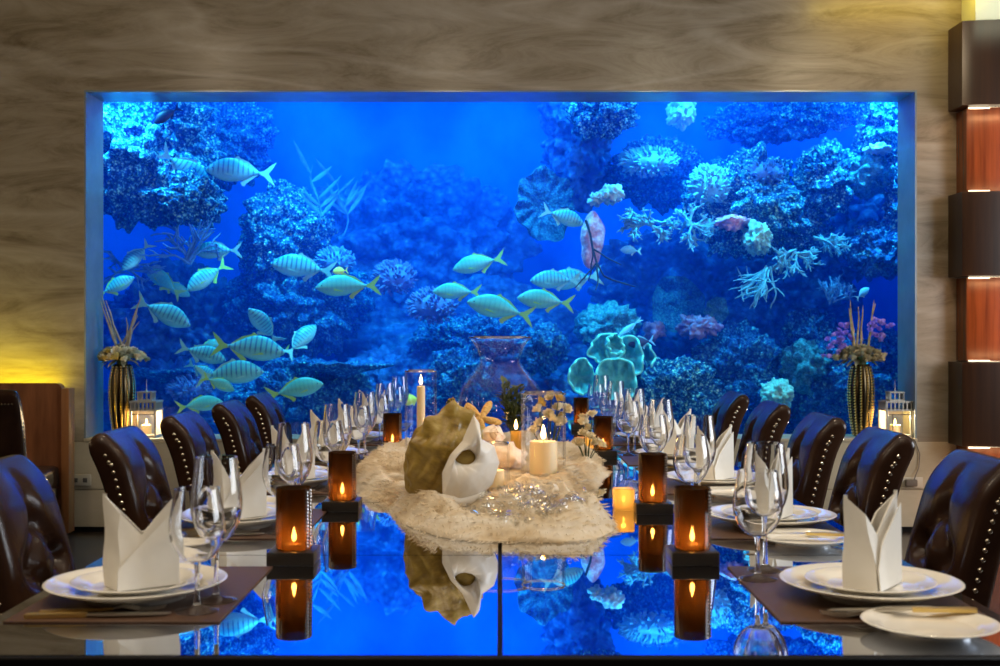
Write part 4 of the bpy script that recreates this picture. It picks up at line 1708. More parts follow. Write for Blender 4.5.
def arrangement(loc, label, bloom_mats, extra=None, seed=1, twigs=8, spread=0.17, twig_mat='twig', twig_h=(0.28, 0.42), upright=0.10):
    root = thing('flower_arrangement', label, 'flowers', loc)
    rnd = random.Random(seed)
    protos = {}

    def put(mat, p, r_, name='blossom'):
        key = (mat, round(r_, 3))
        if key not in protos:
            o = obj(name, blossom_bm(r_, rnd), mat, root)
            protos[key] = o
        else:
            o = protos[key].copy()
            C.objects.link(o)
            o.parent = root
        o.location = p
        o.rotation_euler = (rnd.uniform(-0.8, 0.8), rnd.uniform(-0.8, 0.8), rnd.uniform(0, 6))
    for q in range(46):
        a = 2 * PI * q * 0.381966
        r_ = spread * math.sqrt((q + 0.5) / 46)
        z = 0.095 - 0.075 * (r_ / spread) ** 2 + rnd.uniform(-0.012, 0.012)
        put(rnd.choice(bloom_mats), (r_ * math.cos(a), 0.75 * r_ * math.sin(a), z), rnd.choice((0.036, 0.042)))
    if extra:
        for q in range(48):
            sx = rnd.choice(extra[1])
            put(extra[0], (sx[0] + rnd.gauss(0, 0.032), rnd.uniform(-0.03, 0.05), sx[1] + rnd.gauss(0, 0.034)), 0.026)
    for q in range(12):
        a = rnd.uniform(0, 2 * PI)
        bm = B()
        d = Vector((math.cos(a), math.sin(a) * 0.7, rnd.uniform(-0.5, 0.25)))
        leaf(bm, Vector((math.cos(a) * 0.07, math.sin(a) * 0.05, 0.03)), d, rnd.uniform(0.06, 0.085), 0.016, 0.3)
        obj('leaf', bm, 'grey_leaf', root)
    bm = B()
    tube(bm, [(0, 0, -0.09), (0, 0, 0.05)], [0.040, 0.030], 14)
    obj('stems', bm, 'leaf_green', root)
    for q in range(twigs):
        bm = B()
        tilt = rnd.uniform(-upright, upright)
        h = rnd.uniform(*twig_h)
        x0 = rnd.uniform(-0.05, 0.05)
        pts = [(x0, rnd.uniform(-.02, .02), 0.02)]
        for k in range(1, 6):
            pts.append((x0 + tilt * k / 5 + rnd.uniform(-.007, .007), pts[0][1] + rnd.uniform(-.008, .008), 0.02 + h * k / 5))
        tube(bm, pts, [0.008, 0.008, 0.0075, 0.006, 0.005, 0.002], 6)
        obj('twig', bm, twig_mat, root)
    return root


p = P(122, 363, 7.66)
arrangement((p.x, p.y, SZ + 0.46), 'pale cream flower bouquet with thick bare twigs in the left beaded vase', ['dry_cream', 'grey_leaf', 'dry_cream', 'dry_yellow'], None, 5, 9, 0.155, 'twig', (0.22, 0.42), 0.15)
p = P(861, 363, 7.66)
arrangement((p.x, p.y, SZ + 0.46), 'gold rose bouquet with lilac sprays and thin reeds in the right beaded vase', ['dry_gold', 'dry_gold', 'dry_gold', 'grey_leaf'], ('lilac', [(-0.14, 0.15), (-0.10, 0.19), (-0.17, 0.11), (0.10, 0.20), (0.13, 0.25)]), 8, 7, 0.165, 'dry_gold', (0.30, 0.46), 0.07)


def lantern(loc, label, cl):
    root = thing('lantern', label, 'lantern', loc)
    W = 0.076
    bm = B()
    box(bm, -W - 0.006, -W - 0.006, 0, W + 0.006, W + 0.006, 0.016, 0.002, 1)
    obj('base', bm, 'silver_paint', root)
    for sx in (-1, 1):
        for sy in (-1, 1):
            bm = B()
            box(bm, sx * W - 0.006, sy * W - 0.006, 0.016, sx * W + 0.006, sy * W + 0.006, 0.150, 0.001, 1)
            obj('post', bm, 'silver_paint', root)
    # gallery of slots
    bm = B()
    box(bm, -W - 0.008, -W - 0.008, 0.150, W + 0.008, W + 0.008, 0.160)
    box(bm, -W - 0.008, -W - 0.008, 0.196, W + 0.008, W + 0.008, 0.206)
    n = 7
    for k in range(n):
        c = -W + 2 * W * k / (n - 1)
        for s in (-1, 1):
            box(bm, c - 0.0045, s * W - 0.004, 0.160, c + 0.0045, s * W + 0.004, 0.196)
            box(bm, s * W - 0.004, c - 0.0045, 0.160, s * W + 0.004, c + 0.0045, 0.196)
    obj('slotted_gallery', bm, 'silver_paint', root)
    w2 = 0.042
    bm = B()
    box(bm, -w2 - 0.004, -w2 - 0.004, 0.206, w2 + 0.004, w2 + 0.004, 0.213)
    box(bm, -w2 - 0.006, -w2 - 0.006, 0.250, w2 + 0.006, w2 + 0.006, 0.258)
    for k in range(4):
        c = -w2 + 2 * w2 * k / 3
        for s in (-1, 1):
            box(bm, c - 0.004, s * w2 - 0.003, 0.213, c + 0.004, s * w2 + 0.003, 0.250)
            box(bm, s * w2 - 0.003, c - 0.004, 0.213, s * w2 + 0.003, c + 0.004, 0.250)
    obj('roof_turret', bm, 'silver_paint', root)
    bm = B()
    lathe(bm, [(0, 0.258), (0.012, 0.258), (0.004, 0.264), (0.0025, 0.28), (0.0012, 0.325), (0, 0.326)], 10)
    obj('finial', bm, 'silver_paint', root)
    for s in (-1, 1):
        bm = B()
        box(bm, -W + 0.006, s * W - 0.001, 0.018, W - 0.006, s * W + 0.001, 0.149)
        obj('glass_pane', bm, 'thin_clear', root)
        bm = B()
        # inner frame
        box(bm, -W + 0.006, s * (W - 0.004) - 0.002, 0.128, W - 0.006, s * (W - 0.004) + 0.002, 0.134)
        box(bm, -W * 0.52, s * (W - 0.004) - 0.002, 0.018, -W * 0.52 + 0.005, s * (W - 0.004) + 0.002, 0.128)
        obj('inner_frame', bm, 'dark_frame', root)
    for s in (-1, 1):
        bm = B()
        box(bm, s * W - 0.001, -W + 0.006, 0.018, s * W + 0.001, W - 0.006, 0.149)
        obj('frosted_pane', bm, 'lantern_frost', root)
    bm = B()
    box(bm, -W + 0.008, W - 0.014, 0.018, W - 0.008, W - 0.010, 0.149)
    obj('frosted_pane', bm, 'lantern_frost', root)
    c = make_candle('pillar_candle', cl, 'candle', (loc[0], loc[1], loc[2] + 0.016), 0.032, 0.060, 8.0, 1.3, lcol=(1.0, 0.74, 0.40))
    root.scale = (1, 1, 1.12)
    return root


translucent('lantern_frost', (0.8, 0.8, 0.75), (0.95, 0.88, 0.70), 0.85, 0.1)
p = P(146.5, 436, 7.62)
ll = lantern((p.x, p.y, SZ), 'silver slotted lantern with a bright candle beside the left beaded vase', 'lit ivory pillar candle inside the left sill lantern')
p = P(895, 436, 7.62)
lantern((p.x, p.y, SZ), 'silver slotted lantern with a bright candle beside the right beaded vase', 'lit ivory pillar candle inside the right sill lantern')
# lantern cable and transformer on the wall
p0, p1 = P(915, 441, 7.485), P(914, 480, 7.46)
bm = B()
tube(bm, [(P(905, 436, 7.56).x, 7.56, SZ + 0.004), (P(912, 436, 7.49).x, 7.487, SZ + 0.006), p0, (p0.x + 0.03, 7.485, p0.z - 0.08), (p0.x + 0.025, 7.485, p0.z - 0.16), p1], 0.0035, 6)
o = obj('power_cable', bm, 'cable')
tag(o, 'thin dark cable hanging from the right lantern down the stone wall', 'cable')
ps = thing('plug_adapter', 'small dark plug adapter on the socket below the right lantern', 'plug', (p1.x - 0.01, 7.495, p1.z - 0.02))
bm = B()
box(bm, -0.04, -0.035, -0.022, 0.035, -0.008, 0.022, 0.008, 3)
obj('adapter_body', bm, 'cable', ps)
bm = B()
box(bm, -0.055, -0.010, -0.034, 0.075, 0.002, 0.034, 0.005, 2)
obj('socket_plate', bm, 'plug_cover', ps)

# ================================================================== AQUARIUM: ROCKS AND CORALS
def rock(name, label, px, py, Y, rx, rz, mat, ry=None, sub=6, knob=0.34, seed=0, fine=0.07, cat='rock', kfreq=3.2, hollow=None):
    """lumpy reef rock: centre and half sizes in metres measured at its own distance"""
    c = P(px, py, Y)
    k = Y / 1200.0
    sx, sz = rx * k, rz * k
    sy = ry if ry else 0.7 * min(sx, sz) + 0.1
    bm = B()
    bmesh.ops.create_icosphere(bm, subdivisions=sub, radius=1)
    off = Vector((seed * 3.17, seed * 1.7, seed * 5.3))
    mean = (sx + sy + sz) / 3
    for v in bm.verts:
        p = v.co.copy()
        q = Vector((p.x * sx, p.y * sy, p.z * sz))
        n1 = noise.fractal(p * 1.3 + off, 0.9, 2.0, 3)
        w_ = q * (kfreq / 0.32) + off
        d = noise.voronoi(w_, distance_metric='DISTANCE', exponent=2.5)[0]
        kn = 0.55 - d[0]
        n3 = noise.fractal(q * 26 + off, 0.8, 2.1, 3)
        disp = 0.30 * n1 * mean + knob * kn * min(mean, 0.5) + fine * n3 * 0.5
        v.co = q + p * disp
    o = obj(name, bm, mat, loc=c, ang=80)
    return tag(o, label, cat)


rock('reef_rock', 'big pale speckled reef rock filling the upper left corner of the aquarium', 146, 150, 8.75, 62, 72, 'reef_speckled', seed=1, ry=0.42)
rock('reef_rock', 'speckled ledge jutting from the left rock wall under the upper fish', 172, 196, 8.70, 52, 24, 'reef_speckled', seed=2, ry=0.35)
rock('reef_rock', 'dim rock with pale top behind the striped fish at upper left', 226, 140, 9.5, 44, 42, 'reef_dark', seed=3)
rock('reef_rock', 'far hazy reef rock touching the upper left water surface', 200, 108, 9.9, 52, 22, 'reef_dark', seed=4)
rock('reef_rock', 'knobbly rock slope below the water weeds left of centre', 286, 232, 9.3, 42, 46, 'reef_speckled', seed=5, ry=0.4)
rock('reef_rock', 'dim lower rock slope beneath the weeds left of centre', 300, 300, 9.4, 62, 52, 'reef_dark', seed=6, ry=0.4)
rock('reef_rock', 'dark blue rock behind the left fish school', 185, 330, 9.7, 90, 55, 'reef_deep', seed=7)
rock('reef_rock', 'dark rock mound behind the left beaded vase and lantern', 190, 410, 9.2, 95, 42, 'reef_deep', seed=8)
rock('reef_rock', 'broad low reef mound above the left chairs', 300, 400, 8.9, 70, 38, 'reef_dark', seed=9)
rock('reef_rock', 'low rock shelf behind the tall taper candle', 400, 395, 9.3, 60, 45, 'reef_deep', seed=10)
rock('reef_rock', 'rounded coral mound left of the big clear vase', 462, 388, 8.8, 34, 38, 'reef_dark', seed=11, kfreq=4)
rock('reef_rock', 'wide ridge of rock below the four centre fish', 475, 338, 9.3, 58, 22, 'reef_dark', seed=12, kfreq=4)
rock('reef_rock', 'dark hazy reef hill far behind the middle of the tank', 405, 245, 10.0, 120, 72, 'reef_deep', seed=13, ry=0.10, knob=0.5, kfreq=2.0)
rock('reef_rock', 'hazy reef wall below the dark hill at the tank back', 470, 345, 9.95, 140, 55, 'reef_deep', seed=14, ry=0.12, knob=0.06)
rock('reef_rock', 'bright yellowish rock hanging at the top centre of the aquarium', 604, 114, 8.75, 32, 24, 'reef_speckled', seed=15)
rock('reef_rock', 'shadowy rock column left of the bright hanging rock', 578, 140, 9.3, 34, 62, 'reef_deep', seed=16)
rock('reef_rock', 'small square pale rock hanging at the top right of centre', 681, 112, 8.7, 13, 15, 'coral_pale', seed=17, sub=5, knob=0.1)
rock('reef_rock', 'far pale coral ledge under the water surface at upper right', 770, 122, 9.6, 62, 18, 'reef_dark', seed=18)
rock('reef_rock', 'second far coral ledge at the upper right, nearer the corner', 822, 108, 9.5, 50, 16, 'reef_speckled', seed=19)
rock('reef_rock', 'speckled reef block below the bright hanging rock', 655, 172, 9.2, 50, 28, 'reef_dark', seed=20, kfreq=4)
rock('reef_rock', 'big speckled reef head in the middle of the right half', 742, 205, 8.9, 58, 46, 'reef_speckled', seed=21, ry=0.4, kfreq=4)
rock('reef_rock', 'reef shoulder sloping down right from the big speckled head', 790, 222, 8.85, 38, 24, 'reef_speckled', seed=22, kfreq=4)
rock('reef_rock', 'round greenish brain like rock at the upper right', 828, 176, 8.7, 28, 34, 'reef_speckled', seed=23, kfreq=5)
rock('reef_rock', 'arched rock running into the upper right corner', 882, 128, 8.6, 26, 36, 'reef_speckled', seed=24, ry=0.25)
rock('reef_rock', 'domed greenish rock under the white coral at the right edge', 868, 176, 8.6, 24, 22, 'coral_teal', seed=25, sub=5)
rock('reef_rock', 'thin rock pillar along the right edge of the glass', 899, 190, 8.5, 10, 46, 'reef_speckled', seed=26, sub=5)
rock('reef_rock', 'rock ledge at the right edge above the lilac flowers', 880, 248, 8.6, 32, 26, 'reef_dark', seed=27, kfreq=4)
rock('reef_rock', 'dark blue wall of rock behind the right edge arch', 862, 215, 9.6, 62, 60, 'reef_deep', seed=28)
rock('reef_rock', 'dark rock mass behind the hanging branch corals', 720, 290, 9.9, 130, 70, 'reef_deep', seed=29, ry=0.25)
rock('reef_rock', 'broad dark coral boulder right of the table corals', 735, 372, 8.9, 42, 44, 'reef_dark', seed=30, kfreq=4)
rock('reef_rock', 'pale rubble mound right of the turquoise leaf corals', 672, 392, 8.6, 44, 34, 'reef_speckled', seed=31, kfreq=4)
rock('reef_rock', 'reef slope behind the right beaded vase', 850, 385, 8.8, 58, 52, 'reef_dark', seed=32, kfreq=3)
rock('reef_rock', 'small rock knoll left of the right hand lilac flowers', 812, 338, 9.0, 26, 26, 'reef_dark', seed=33, kfreq=4)
rock('reef_rock', 'low dark rock behind the right hand chairs', 745, 425, 9.1, 95, 30, 'reef_dark', seed=34)
rock('reef_rock', 'low rock base beneath the turquoise leaf corals', 590, 410, 8.9, 70, 34, 'reef_deep', seed=35)
rock('brain_coral', 'round dark brain coral right of the clear vase mouth', 541, 350, 8.7, 22, 24, 'reef_dark', seed=36, sub=5, kfreq=7, knob=0.3, cat='coral')
rock('brain_coral', 'dim round coral behind the turquoise leaf corals', 606, 328, 9.1, 30, 20, 'coral_teal', seed=37, sub=5, kfreq=6, knob=0.25, cat='coral')
rock('brain_coral', 'pale whorled ball coral above the right chairs', 777, 394, 8.4, 13, 13, 'coral_pale', seed=38, sub=5, kfreq=9, knob=0.35, cat='coral')
rock('brain_coral', 'dark dome coral left of the right beaded vase', 806, 366, 8.6, 21, 24, 'coral_teal', seed=39, sub=5, kfreq=6, knob=0.2, cat='coral')
rock('lump_coral', 'white double lump coral in the upper middle of the tank', 611, 194, 8.55, 10, 9, 'coral_white', seed=40, sub=4, cat='coral', knob=0.1)
rock('lump_coral', 'small white coral lump beside the double lump', 596, 200, 8.55, 7, 5.5, 'coral_white', seed=41, sub=4, cat='coral', knob=0.1)
rock('lump_coral', 'pale green skull like coral in the right half', 757, 238, 8.5, 12, 13, 'coral_pale', seed=42, sub=5, cat='coral', knob=0.3, kfreq=6)
rock('lump_coral', 'flat white coral on the rock at the upper right edge', 878, 149, 8.4, 12, 4.5, 'coral_white', seed=43, sub=4, cat='coral', knob=0.1)
rock('lump_coral', 'pink encrusting coral on the big speckled reef head', 733, 222, 8.52, 16, 6, 'coral_pink', seed=44, sub=4, cat='coral')
rock('lump_coral', 'rose coloured cauliflower coral below the blue fan', 697, 326, 8.7, 20, 9, 'coral_rose', seed=45, sub=5, cat='coral', kfreq=8, knob=0.4)
rock('lump_coral', 'small rose coral left of the cauliflower coral', 654, 331, 8.8, 9, 8, 'coral_rose', seed=46, sub=4, cat='coral', kfreq=8, knob=0.3)


def cauliflower(name, label, px, py, Y, rx, rz, mat, n, seed):
    """clump of many short stubby fingers"""
    c = P(px, py, Y)
    k = Y / 1200
    rnd = random.Random(seed)
    bm = B()
    ball(bm, (0, 0, 0), 1, 3, (rx * k * 0.8, 0.14, rz * k * 0.8))
    for _ in range(n):
        u = Vector((rnd.gauss(0, 1), -abs(rnd.gauss(0, 0.8)), rnd.gauss(0.2, 1))).normalized()
        b0 = Vector((u.x * rx * k * 0.78, u.y * 0.14, u.z * rz * k * 0.78))
        d = Vector((u.x, u.y, u.z + 0.3)).normalized()
        L_ = rnd.uniform(0.025, 0.045)
        s = d.cross(Vector((rnd.random(), rnd.random(), rnd.random()))).normalized() * rnd.uniform(0.0, 0.02)
        tube(bm, [b0 - d * 0.01, b0 + d * L_ * 0.6, b0 + d * L_ + s], [0.008, 0.0095, 0.006], 6)
    o = obj(name, bm, mat, loc=c, ang=70)
    return tag(o, label, 'coral')


cauliflower('finger_coral', 'violet cauliflower coral clump right of the two left facing fish', 432, 306, 8.9, 28, 18, 'coral_violet', 150, 1)
cauliflower('finger_coral', 'violet cauliflower coral clump above the other violet clump', 395, 278, 9.05, 24, 18, 'coral_violet', 120, 2)
cauliflower('finger_coral', 'violet finger coral low beside the left lantern', 190, 388, 8.8, 24, 12, 'coral_violet', 110, 3)
cauliflower('finger_coral', 'pale finger coral heads on top of the speckled reef block', 648, 162, 8.8, 34, 14, 'coral_branch', 170, 4)
cauliflower('finger_coral', 'pale finger coral heads on the left of the big speckled head', 708, 186, 8.6, 22, 22, 'coral_branch', 150, 5)
cauliflower('finger_coral', 'blue finger coral heads on the crest of the big speckled head', 762, 174, 8.7, 24, 14, 'coral_branch_blue', 130, 6)
cauliflower('finger_coral', 'dim finger coral at the foot of the weeds left of centre', 335, 262, 9.1, 22, 14, 'coral_branch_blue', 100, 7)


def branch_coral(name, label, px, py, Y, n, L_, mat, seed, dirs=(0, 0, 1), spread=0.9, rad=0.009, depth=3, cat='coral'):
    c = P(px, py, Y)
    rnd = random.Random(seed)
    bm = B()

    def grow(p, d, l, r_, lev):
        pts = [p]
        q = p.copy()
        dd = d.copy()
        for i in range(4):
            dd = (dd + Vector((rnd.gauss(0, 0.18), rnd.gauss(0, 0.12), rnd.gauss(0, 0.18)))).normalized()
            q = q + dd * (l / 4)
            pts.append(q.copy())
            if lev > 0 and i in (1, 2, 3):
                for _ in range(2 if i < 3 else 1):
                    nd = (dd + Vector((rnd.gauss(0, 0.6), rnd.gauss(0, 0.3), rnd.gauss(0, 0.6)))).normalized()
                    grow(q.copy(), nd, l * 0.55, r_ * 0.75, lev - 1)
        tube(bm, pts, [r_, r_ * 0.9, r_ * 0.85, r_ * 0.75, r_ * 0.5], 6)
    for _ in range(n):
        d = (Vector(dirs) + Vector((rnd.gauss(0, spread), rnd.gauss(0, 0.3), rnd.gauss(0, spread * 0.5)))).normalized()
        grow(Vector((rnd.uniform(-.03, .03), 0, rnd.uniform(-.02, .02))), d, L_, rad, depth - 1)
    o = obj(name, bm, mat, loc=c, ang=70)
    return tag(o, label, cat)


branch_coral('staghorn_coral', 'pale staghorn coral spreading below the double white lump', 650, 222, 8.5, 9, 0.13, 'coral_branch', 2, (0, 0, -0.35), 1.0, 0.011, 3)
branch_coral('staghorn_coral', 'pale staghorn coral between the double lump and the skull like coral', 690, 224, 8.5, 9, 0.12, 'coral_branch', 3, (0.2, 0, -0.3), 1.0, 0.010, 3)
branch_coral('staghorn_coral', 'long whitish branch coral drooping to the lower left in the right half', 768, 268, 8.4, 12, 0.20, 'coral_branch', 4, (-0.55, 0, -0.9), 0.40, 0.008, 2)
branch_coral('staghorn_coral', 'pink white branch coral under the skull like coral', 794, 252, 8.4, 8, 0.12, 'coral_branch', 5, (0.2, 0, -0.6), 0.7, 0.010, 3)
branch_coral('staghorn_coral', 'pink white branch coral reaching right towards the edge arch', 818, 238, 8.45, 6, 0.13, 'coral_branch', 6, (0.9, 0, -0.25), 0.35, 0.009, 3)
branch_coral('staghorn_coral', 'pale twiggy coral left of the lilac flowers', 830, 302, 8.6, 6, 0.13, 'coral_branch_blue', 7, (0, 0, 0.5), 0.8, 0.007, 3)
branch_coral('soft_coral', 'spiky blue soft coral above the left fish school', 188, 262, 8.5, 10, 0.24, 'coral_branch_blue', 8, (0, 0, 1.2), 0.6, 0.010, 2)
branch_coral('soft_coral', 'spiky blue soft coral near the left edge of the glass', 128, 270, 8.55, 9, 0.17, 'coral_branch_blue', 9, (0.1, 0, 0.1), 0.9, 0.009, 2)
branch_coral('gorgonian', 'dark whip coral hanging past the pink sponge', 583, 222, 8.35, 1, 0.42, 'dark_gorgonian', 10, (0.42, 0, -0.9), 0.05, 0.010, 2)


def weeds(label, px, py, Y, n, L_, seed):
    c = P(px, py, Y)
    rnd = random.Random(seed)
    bm = B()
    pts = [Vector((0, 0, 0))]
    for i in range(1, 9):
        pts.append(Vector((0.04 * math.sin(i * 0.7), 0, L_ * i / 8)))
    tube(bm, pts, [0.006 - 0.0005 * i for i in range(9)], 6)
    for i in range(n):
        u = rnd.uniform(0.25, 1)
        b0 = pts[int(u * 8)]
        leaf(bm, b0, Vector((rnd.choice((-1, 1)) * rnd.uniform(0.4, 1), rnd.uniform(-.3, .3), rnd.uniform(0.3, 1.2))), rnd.uniform(0.16, 0.26), rnd.uniform(0.012, 0.018), -0.15, (0.2, 1, 0))
    o = obj('water_weed', bm, 'weed', loc=c)
    return tag(o, label, 'water plant')


weeds('tall leafy water weed left of centre', 316, 232, 9.0, 9, 0.50, 1)
weeds('smaller leafy water weed right of the tall one', 343, 236, 9.1, 8, 0.44, 2)


def fan(name, label, px, py, Y, rx, rz, mat, seed, thick=0.03, rim=None, lobes=5, yaw=0, tilt=0, curl=0.06):
    """broad plate or fan with a wavy outline and real thickness"""
    c = P(px, py, Y)
    k = Y / 1200
    bm = B()
    NA_, NR = 72, 12
    off = seed * 2.7
    grid_f, grid_b = [], []
    for side_ in (-1, 1):
        g_ = [bm.verts.new((0, side_ * thick / 2 + curl * 0.0, 0))]
        rings_ = []
        for r_i in range(1, NR + 1):
            s = r_i / NR
            row = []
            for i in range(NA_):
                a = 2 * PI * i / NA_
                o_ = 1 + 0.06 * math.sin(lobes * a + off) + 0.10 * noise.noise(Vector((math.cos(a) * 1.6 + off, math.sin(a) * 1.6, off)))
                x = rx * k * s * o_ * math.cos(a)
                z = rz * k * s * o_ * math.sin(a)
                y_ = side_ * thick / 2 * (1 - 0.6 * s ** 4) - curl * s * s + 0.03 * noise.fractal(Vector((x * 7 + off, z * 7, side_)), 0.8, 2.0, 3) + 0.02 * math.sin(lobes * 2 * a) * s ** 2
                row.append(bm.verts.new((x, y_, z)))
            rings_.append(row)
        for i in range(NA_):
            j = (i + 1) % NA_
            bm.faces.new((g_[0], rings_[0][i], rings_[0][j]))
        for a_, b_ in zip(rings_, rings_[1:]):
            for i in range(NA_):
                j = (i + 1) % NA_
                bm.faces.new((a_[i], b_[i], b_[j], a_[j]))
        (grid_f if side_ < 0 else grid_b).append(rings_[-1])
    A_, B_ = grid_f[0], grid_b[0]
    for i in range(NA_):
        j = (i + 1) % NA_
        bm.faces.new((A_[i], A_[j], B_[j], B_[i]))
    edge = [v.co.copy() for v in A_] if rim else None
    if rim:
        root = thing(name, label, 'coral', c, (R(tilt), 0, R(yaw)))
        obj('plate', bm, mat, root, ang=70)
        bm = B()
        edge = [e + Vector((0, thick * 0.2, 0)) for e in edge]
        tube(bm, edge + [edge[0]], 0.009, 6, caps=False)
        obj('rim', bm, rim, root, ang=70)
        return root
    o = obj(name, bm, mat, loc=c, rot=(R(tilt), 0, R(yaw)), ang=70)
    return tag(o, label, 'coral')


fan('fan_coral', 'large dark round fan coral left of the pink sponge', 543, 206, 8.75, 31, 36, 'coral_dark', 1, 0.05, None, 7, 15)
fan('tube_sponge', 'pink oval sponge right of the dark round fan coral', 591, 240, 8.5, 12, 27, 'coral_pink', 2, 0.08, None, 2, -20, 0, -0.03)
fan('fan_coral', 'large dim blue fan coral in the lower right middle', 677, 304, 9.2, 26, 28, 'coral_dark', 3, 0.04, None, 3, -10)
fan('fan_coral', 'small round teal fan coral right of the large blue fan', 714, 310, 9.0, 12, 13, 'coral_teal', 4, 0.04, None, 3, 10)
for i, (px, py, Y, rx, rz, yaw, tilt, lab) in enumerate([
        (578, 378, 8.35, 13, 17, 10, -8, 'round turquoise leaf coral at the left of its cluster'),
        (617, 382, 8.25, 20, 22, -8, -12, 'front turquoise leaf coral of the cluster behind the far glasses'),
        (601, 352, 8.5, 18, 15, 20, -10, 'turquoise leaf coral at the upper left of its cluster'),
        (627, 360, 8.5, 18, 22, -15, -10, 'dark turquoise leaf coral in the middle of its cluster'),
        (648, 362, 8.6, 12, 20, -30, -5, 'narrow turquoise leaf coral at the right of its cluster'),
        (608, 344, 8.4, 8, 10, 25, 0, 'small upright turquoise leaf coral on top of its cluster')]):
    fan('leaf_coral', lab, px, py, Y, rx, rz, 'coral_cyan', 10 + i, 0.04, 'coral_rim', 4, yaw, tilt, 0.10)


def table_coral(label, px, py, Y, rx, mat, seed):
    c = P(px, py, Y)
    k = Y / 1200
    bm = B()
    r_ = rx * k
    prof = [(0, -0.09), (0.05, -0.08), (0.3 * r_, -0.05), (0.9 * r_, -0.012), (r_, 0.006), (0.98 * r_, 0.018), (0.6 * r_, 0.014), (0, 0.01)]
    lathe(bm, prof, 72, (0, 0, 0), 1, 0.55)
    for v in bm.verts:
        n = noise.fractal(Vector((v.co.x * 8 + seed, v.co.y * 8, v.co.z * 8)), 0.8, 2.0, 4)
        v.co *= 1 + 0.09 * n
        v.co.z += 0.015 * n
    o = obj('table_coral', bm, mat, loc=c, ang=60)
    return tag(o, label, 'coral')


table_coral('wide flat table coral ledge above the left chairs', 343, 366, 8.6, 52, 'reef_dark', 1)
table_coral('flat table coral ledge right of the left vase flowers', 165, 372, 8.9, 52, 'reef_dark', 2)
table_coral('flat table coral under the centre fish near the clear vase', 505, 342, 8.8, 36, 'reef_dark', 3)

# ================================================================== FISH
def make_fish(body_mat, fin_mat, deep=0.36, slender=False):
    """unit length fish, head towards +X"""
    root = thing('trevally' if not slender else 'slender_fish', 'tmp', 'fish')
    bm = B()
    NS_, NK = 40, 18
    rings_ = []
    for i in range(NS_ + 1):
        u = i / NS_                       # 0 nose .. 1 tail root
        x = 0.5 - 0.78 * u
        h = deep * float(np.interp(u, [0, .03, .08, .16, .26, .36, .46, .58, .70, .80, .88, .95, 1], [.02, .10, .19, .305, .415, .475, .49, .455, .36, .25, .155, .085, .055]))
        wd = h * 0.42 + 0.004
        zc = 0.012 * math.sin(PI * u)
        row = []
        for k in range(NK):
            a = 2 * PI * k / NK
            ez = math.sin(a)
            ey = math.cos(a)
            up = h * (1.06 if ez > 0 else 0.94)
            row.append(bm.verts.new((x, wd * ey * (1 - 0.25 * ez * ez), zc + up * ez)))
        rings_.append(row)
    for a_, b_ in zip(rings_, rings_[1:]):
        for k in range(NK):
            j = (k + 1) % NK
            bm.faces.new((a_[k], a_[j], b_[j], b_[k]))
    bm.faces.new(rings_[0])
    bm.faces.new(list(reversed(rings_[-1])))
    obj('body', bm, body_mat, root, ang=80)

    def fin(name, outline, th_, y0=0.0, rot=None):
        bm = B()
        f_ = [bm.verts.new((x, y0 - th_, z)) for x, z in outline]
        b_ = [bm.verts.new((x, y0 + th_, z)) for x, z in outline]
        n = len(outline)
        bm.faces.new(f_)
        bm.faces.new(list(reversed(b_)))
        for i in range(n):
            j = (i + 1) % n
            bm.faces.new((f_[i], f_[j], b_[j], b_[i]))
        return obj(name, bm, fin_mat, root, rot=rot)
    d = deep / 0.36
    fin('tail_fin', [(-0.265, 0.018), (-0.33, 0.04), (-0.42, 0.12 * d), (-0.50, 0.175 * d), (-0.455, 0.085 * d), (-0.395, 0.0), (-0.455, -0.085 * d), (-0.50, -0.175 * d), (-0.42, -0.12 * d), (-0.33, -0.04), (-0.265, -0.018)], 0.005)
    fin('dorsal_fin', [(0.14, 0.168 * d), (0.08, 0.215 * d), (0.05, 0.232 * d), (0.02, 0.198 * d), (-0.10, 0.155 * d), (-0.235, 0.045 * d), (-0.22, 0.02), (0.0, 0.12 * d)], 0.004)
    fin('anal_fin', [(0.0, -0.155 * d), (-0.03, -0.200 * d), (-0.06, -0.205 * d), (-0.09, -0.155 * d), (-0.235, -0.035 * d), (-0.22, -0.01), (-0.05, -0.11 * d)], 0.004)
    for s in (-1, 1):
        bm = B()
        pts = [(0.24, -0.02), (0.16, -0.045), (0.07, -0.075), (0.12, -0.07), (0.22, -0.055)]
        f_ = [bm.verts.new((x, s * (0.062 * d + 0.14 * (0.24 - x)), z)) for x, z in pts]
        b_ = [bm.verts.new((v.co.x, v.co.y + 0.004 * s, v.co.z)) for v in f_]
        bm.faces.new(f_)
        bm.faces.new(list(reversed(b_)))
        for i in range(len(pts)):
            j = (i + 1) % len(pts)
            bm.faces.new((f_[i], f_[j], b_[j], b_[i]))
        obj('pectoral_fin', bm, fin_mat, root)
        bm = B()
        ball(bm, (0.40, s * 0.034 * d, 0.028), 0.015, 2, (1, 0.5, 1))
        obj('eye', bm, 'fish_eye', root)
    return root


FISHP = {
    's': lambda: make_fish('fish_striped', 'fin_pale'),
    'y': lambda: make_fish('fish_striped', 'fin_yellow'),
    'p': lambda: make_fish('fish_plain', 'fin_yellow', 0.34),
    'd': lambda: make_fish('fish_dark', 'fish_dark', 0.36),
    'b': lambda: make_fish('fish_blue', 'fish_blue', 0.16, True),
    'k': lambda: make_fish('fish_dark', 'fish_blue', 0.44),
    'l': lambda: make_fish('fish_yellow', 'fish_yellow', 0.5),
    'c': lambda: make_fish('fish_blue', 'fin_pale', 0.4),
}
FPROTO = {}


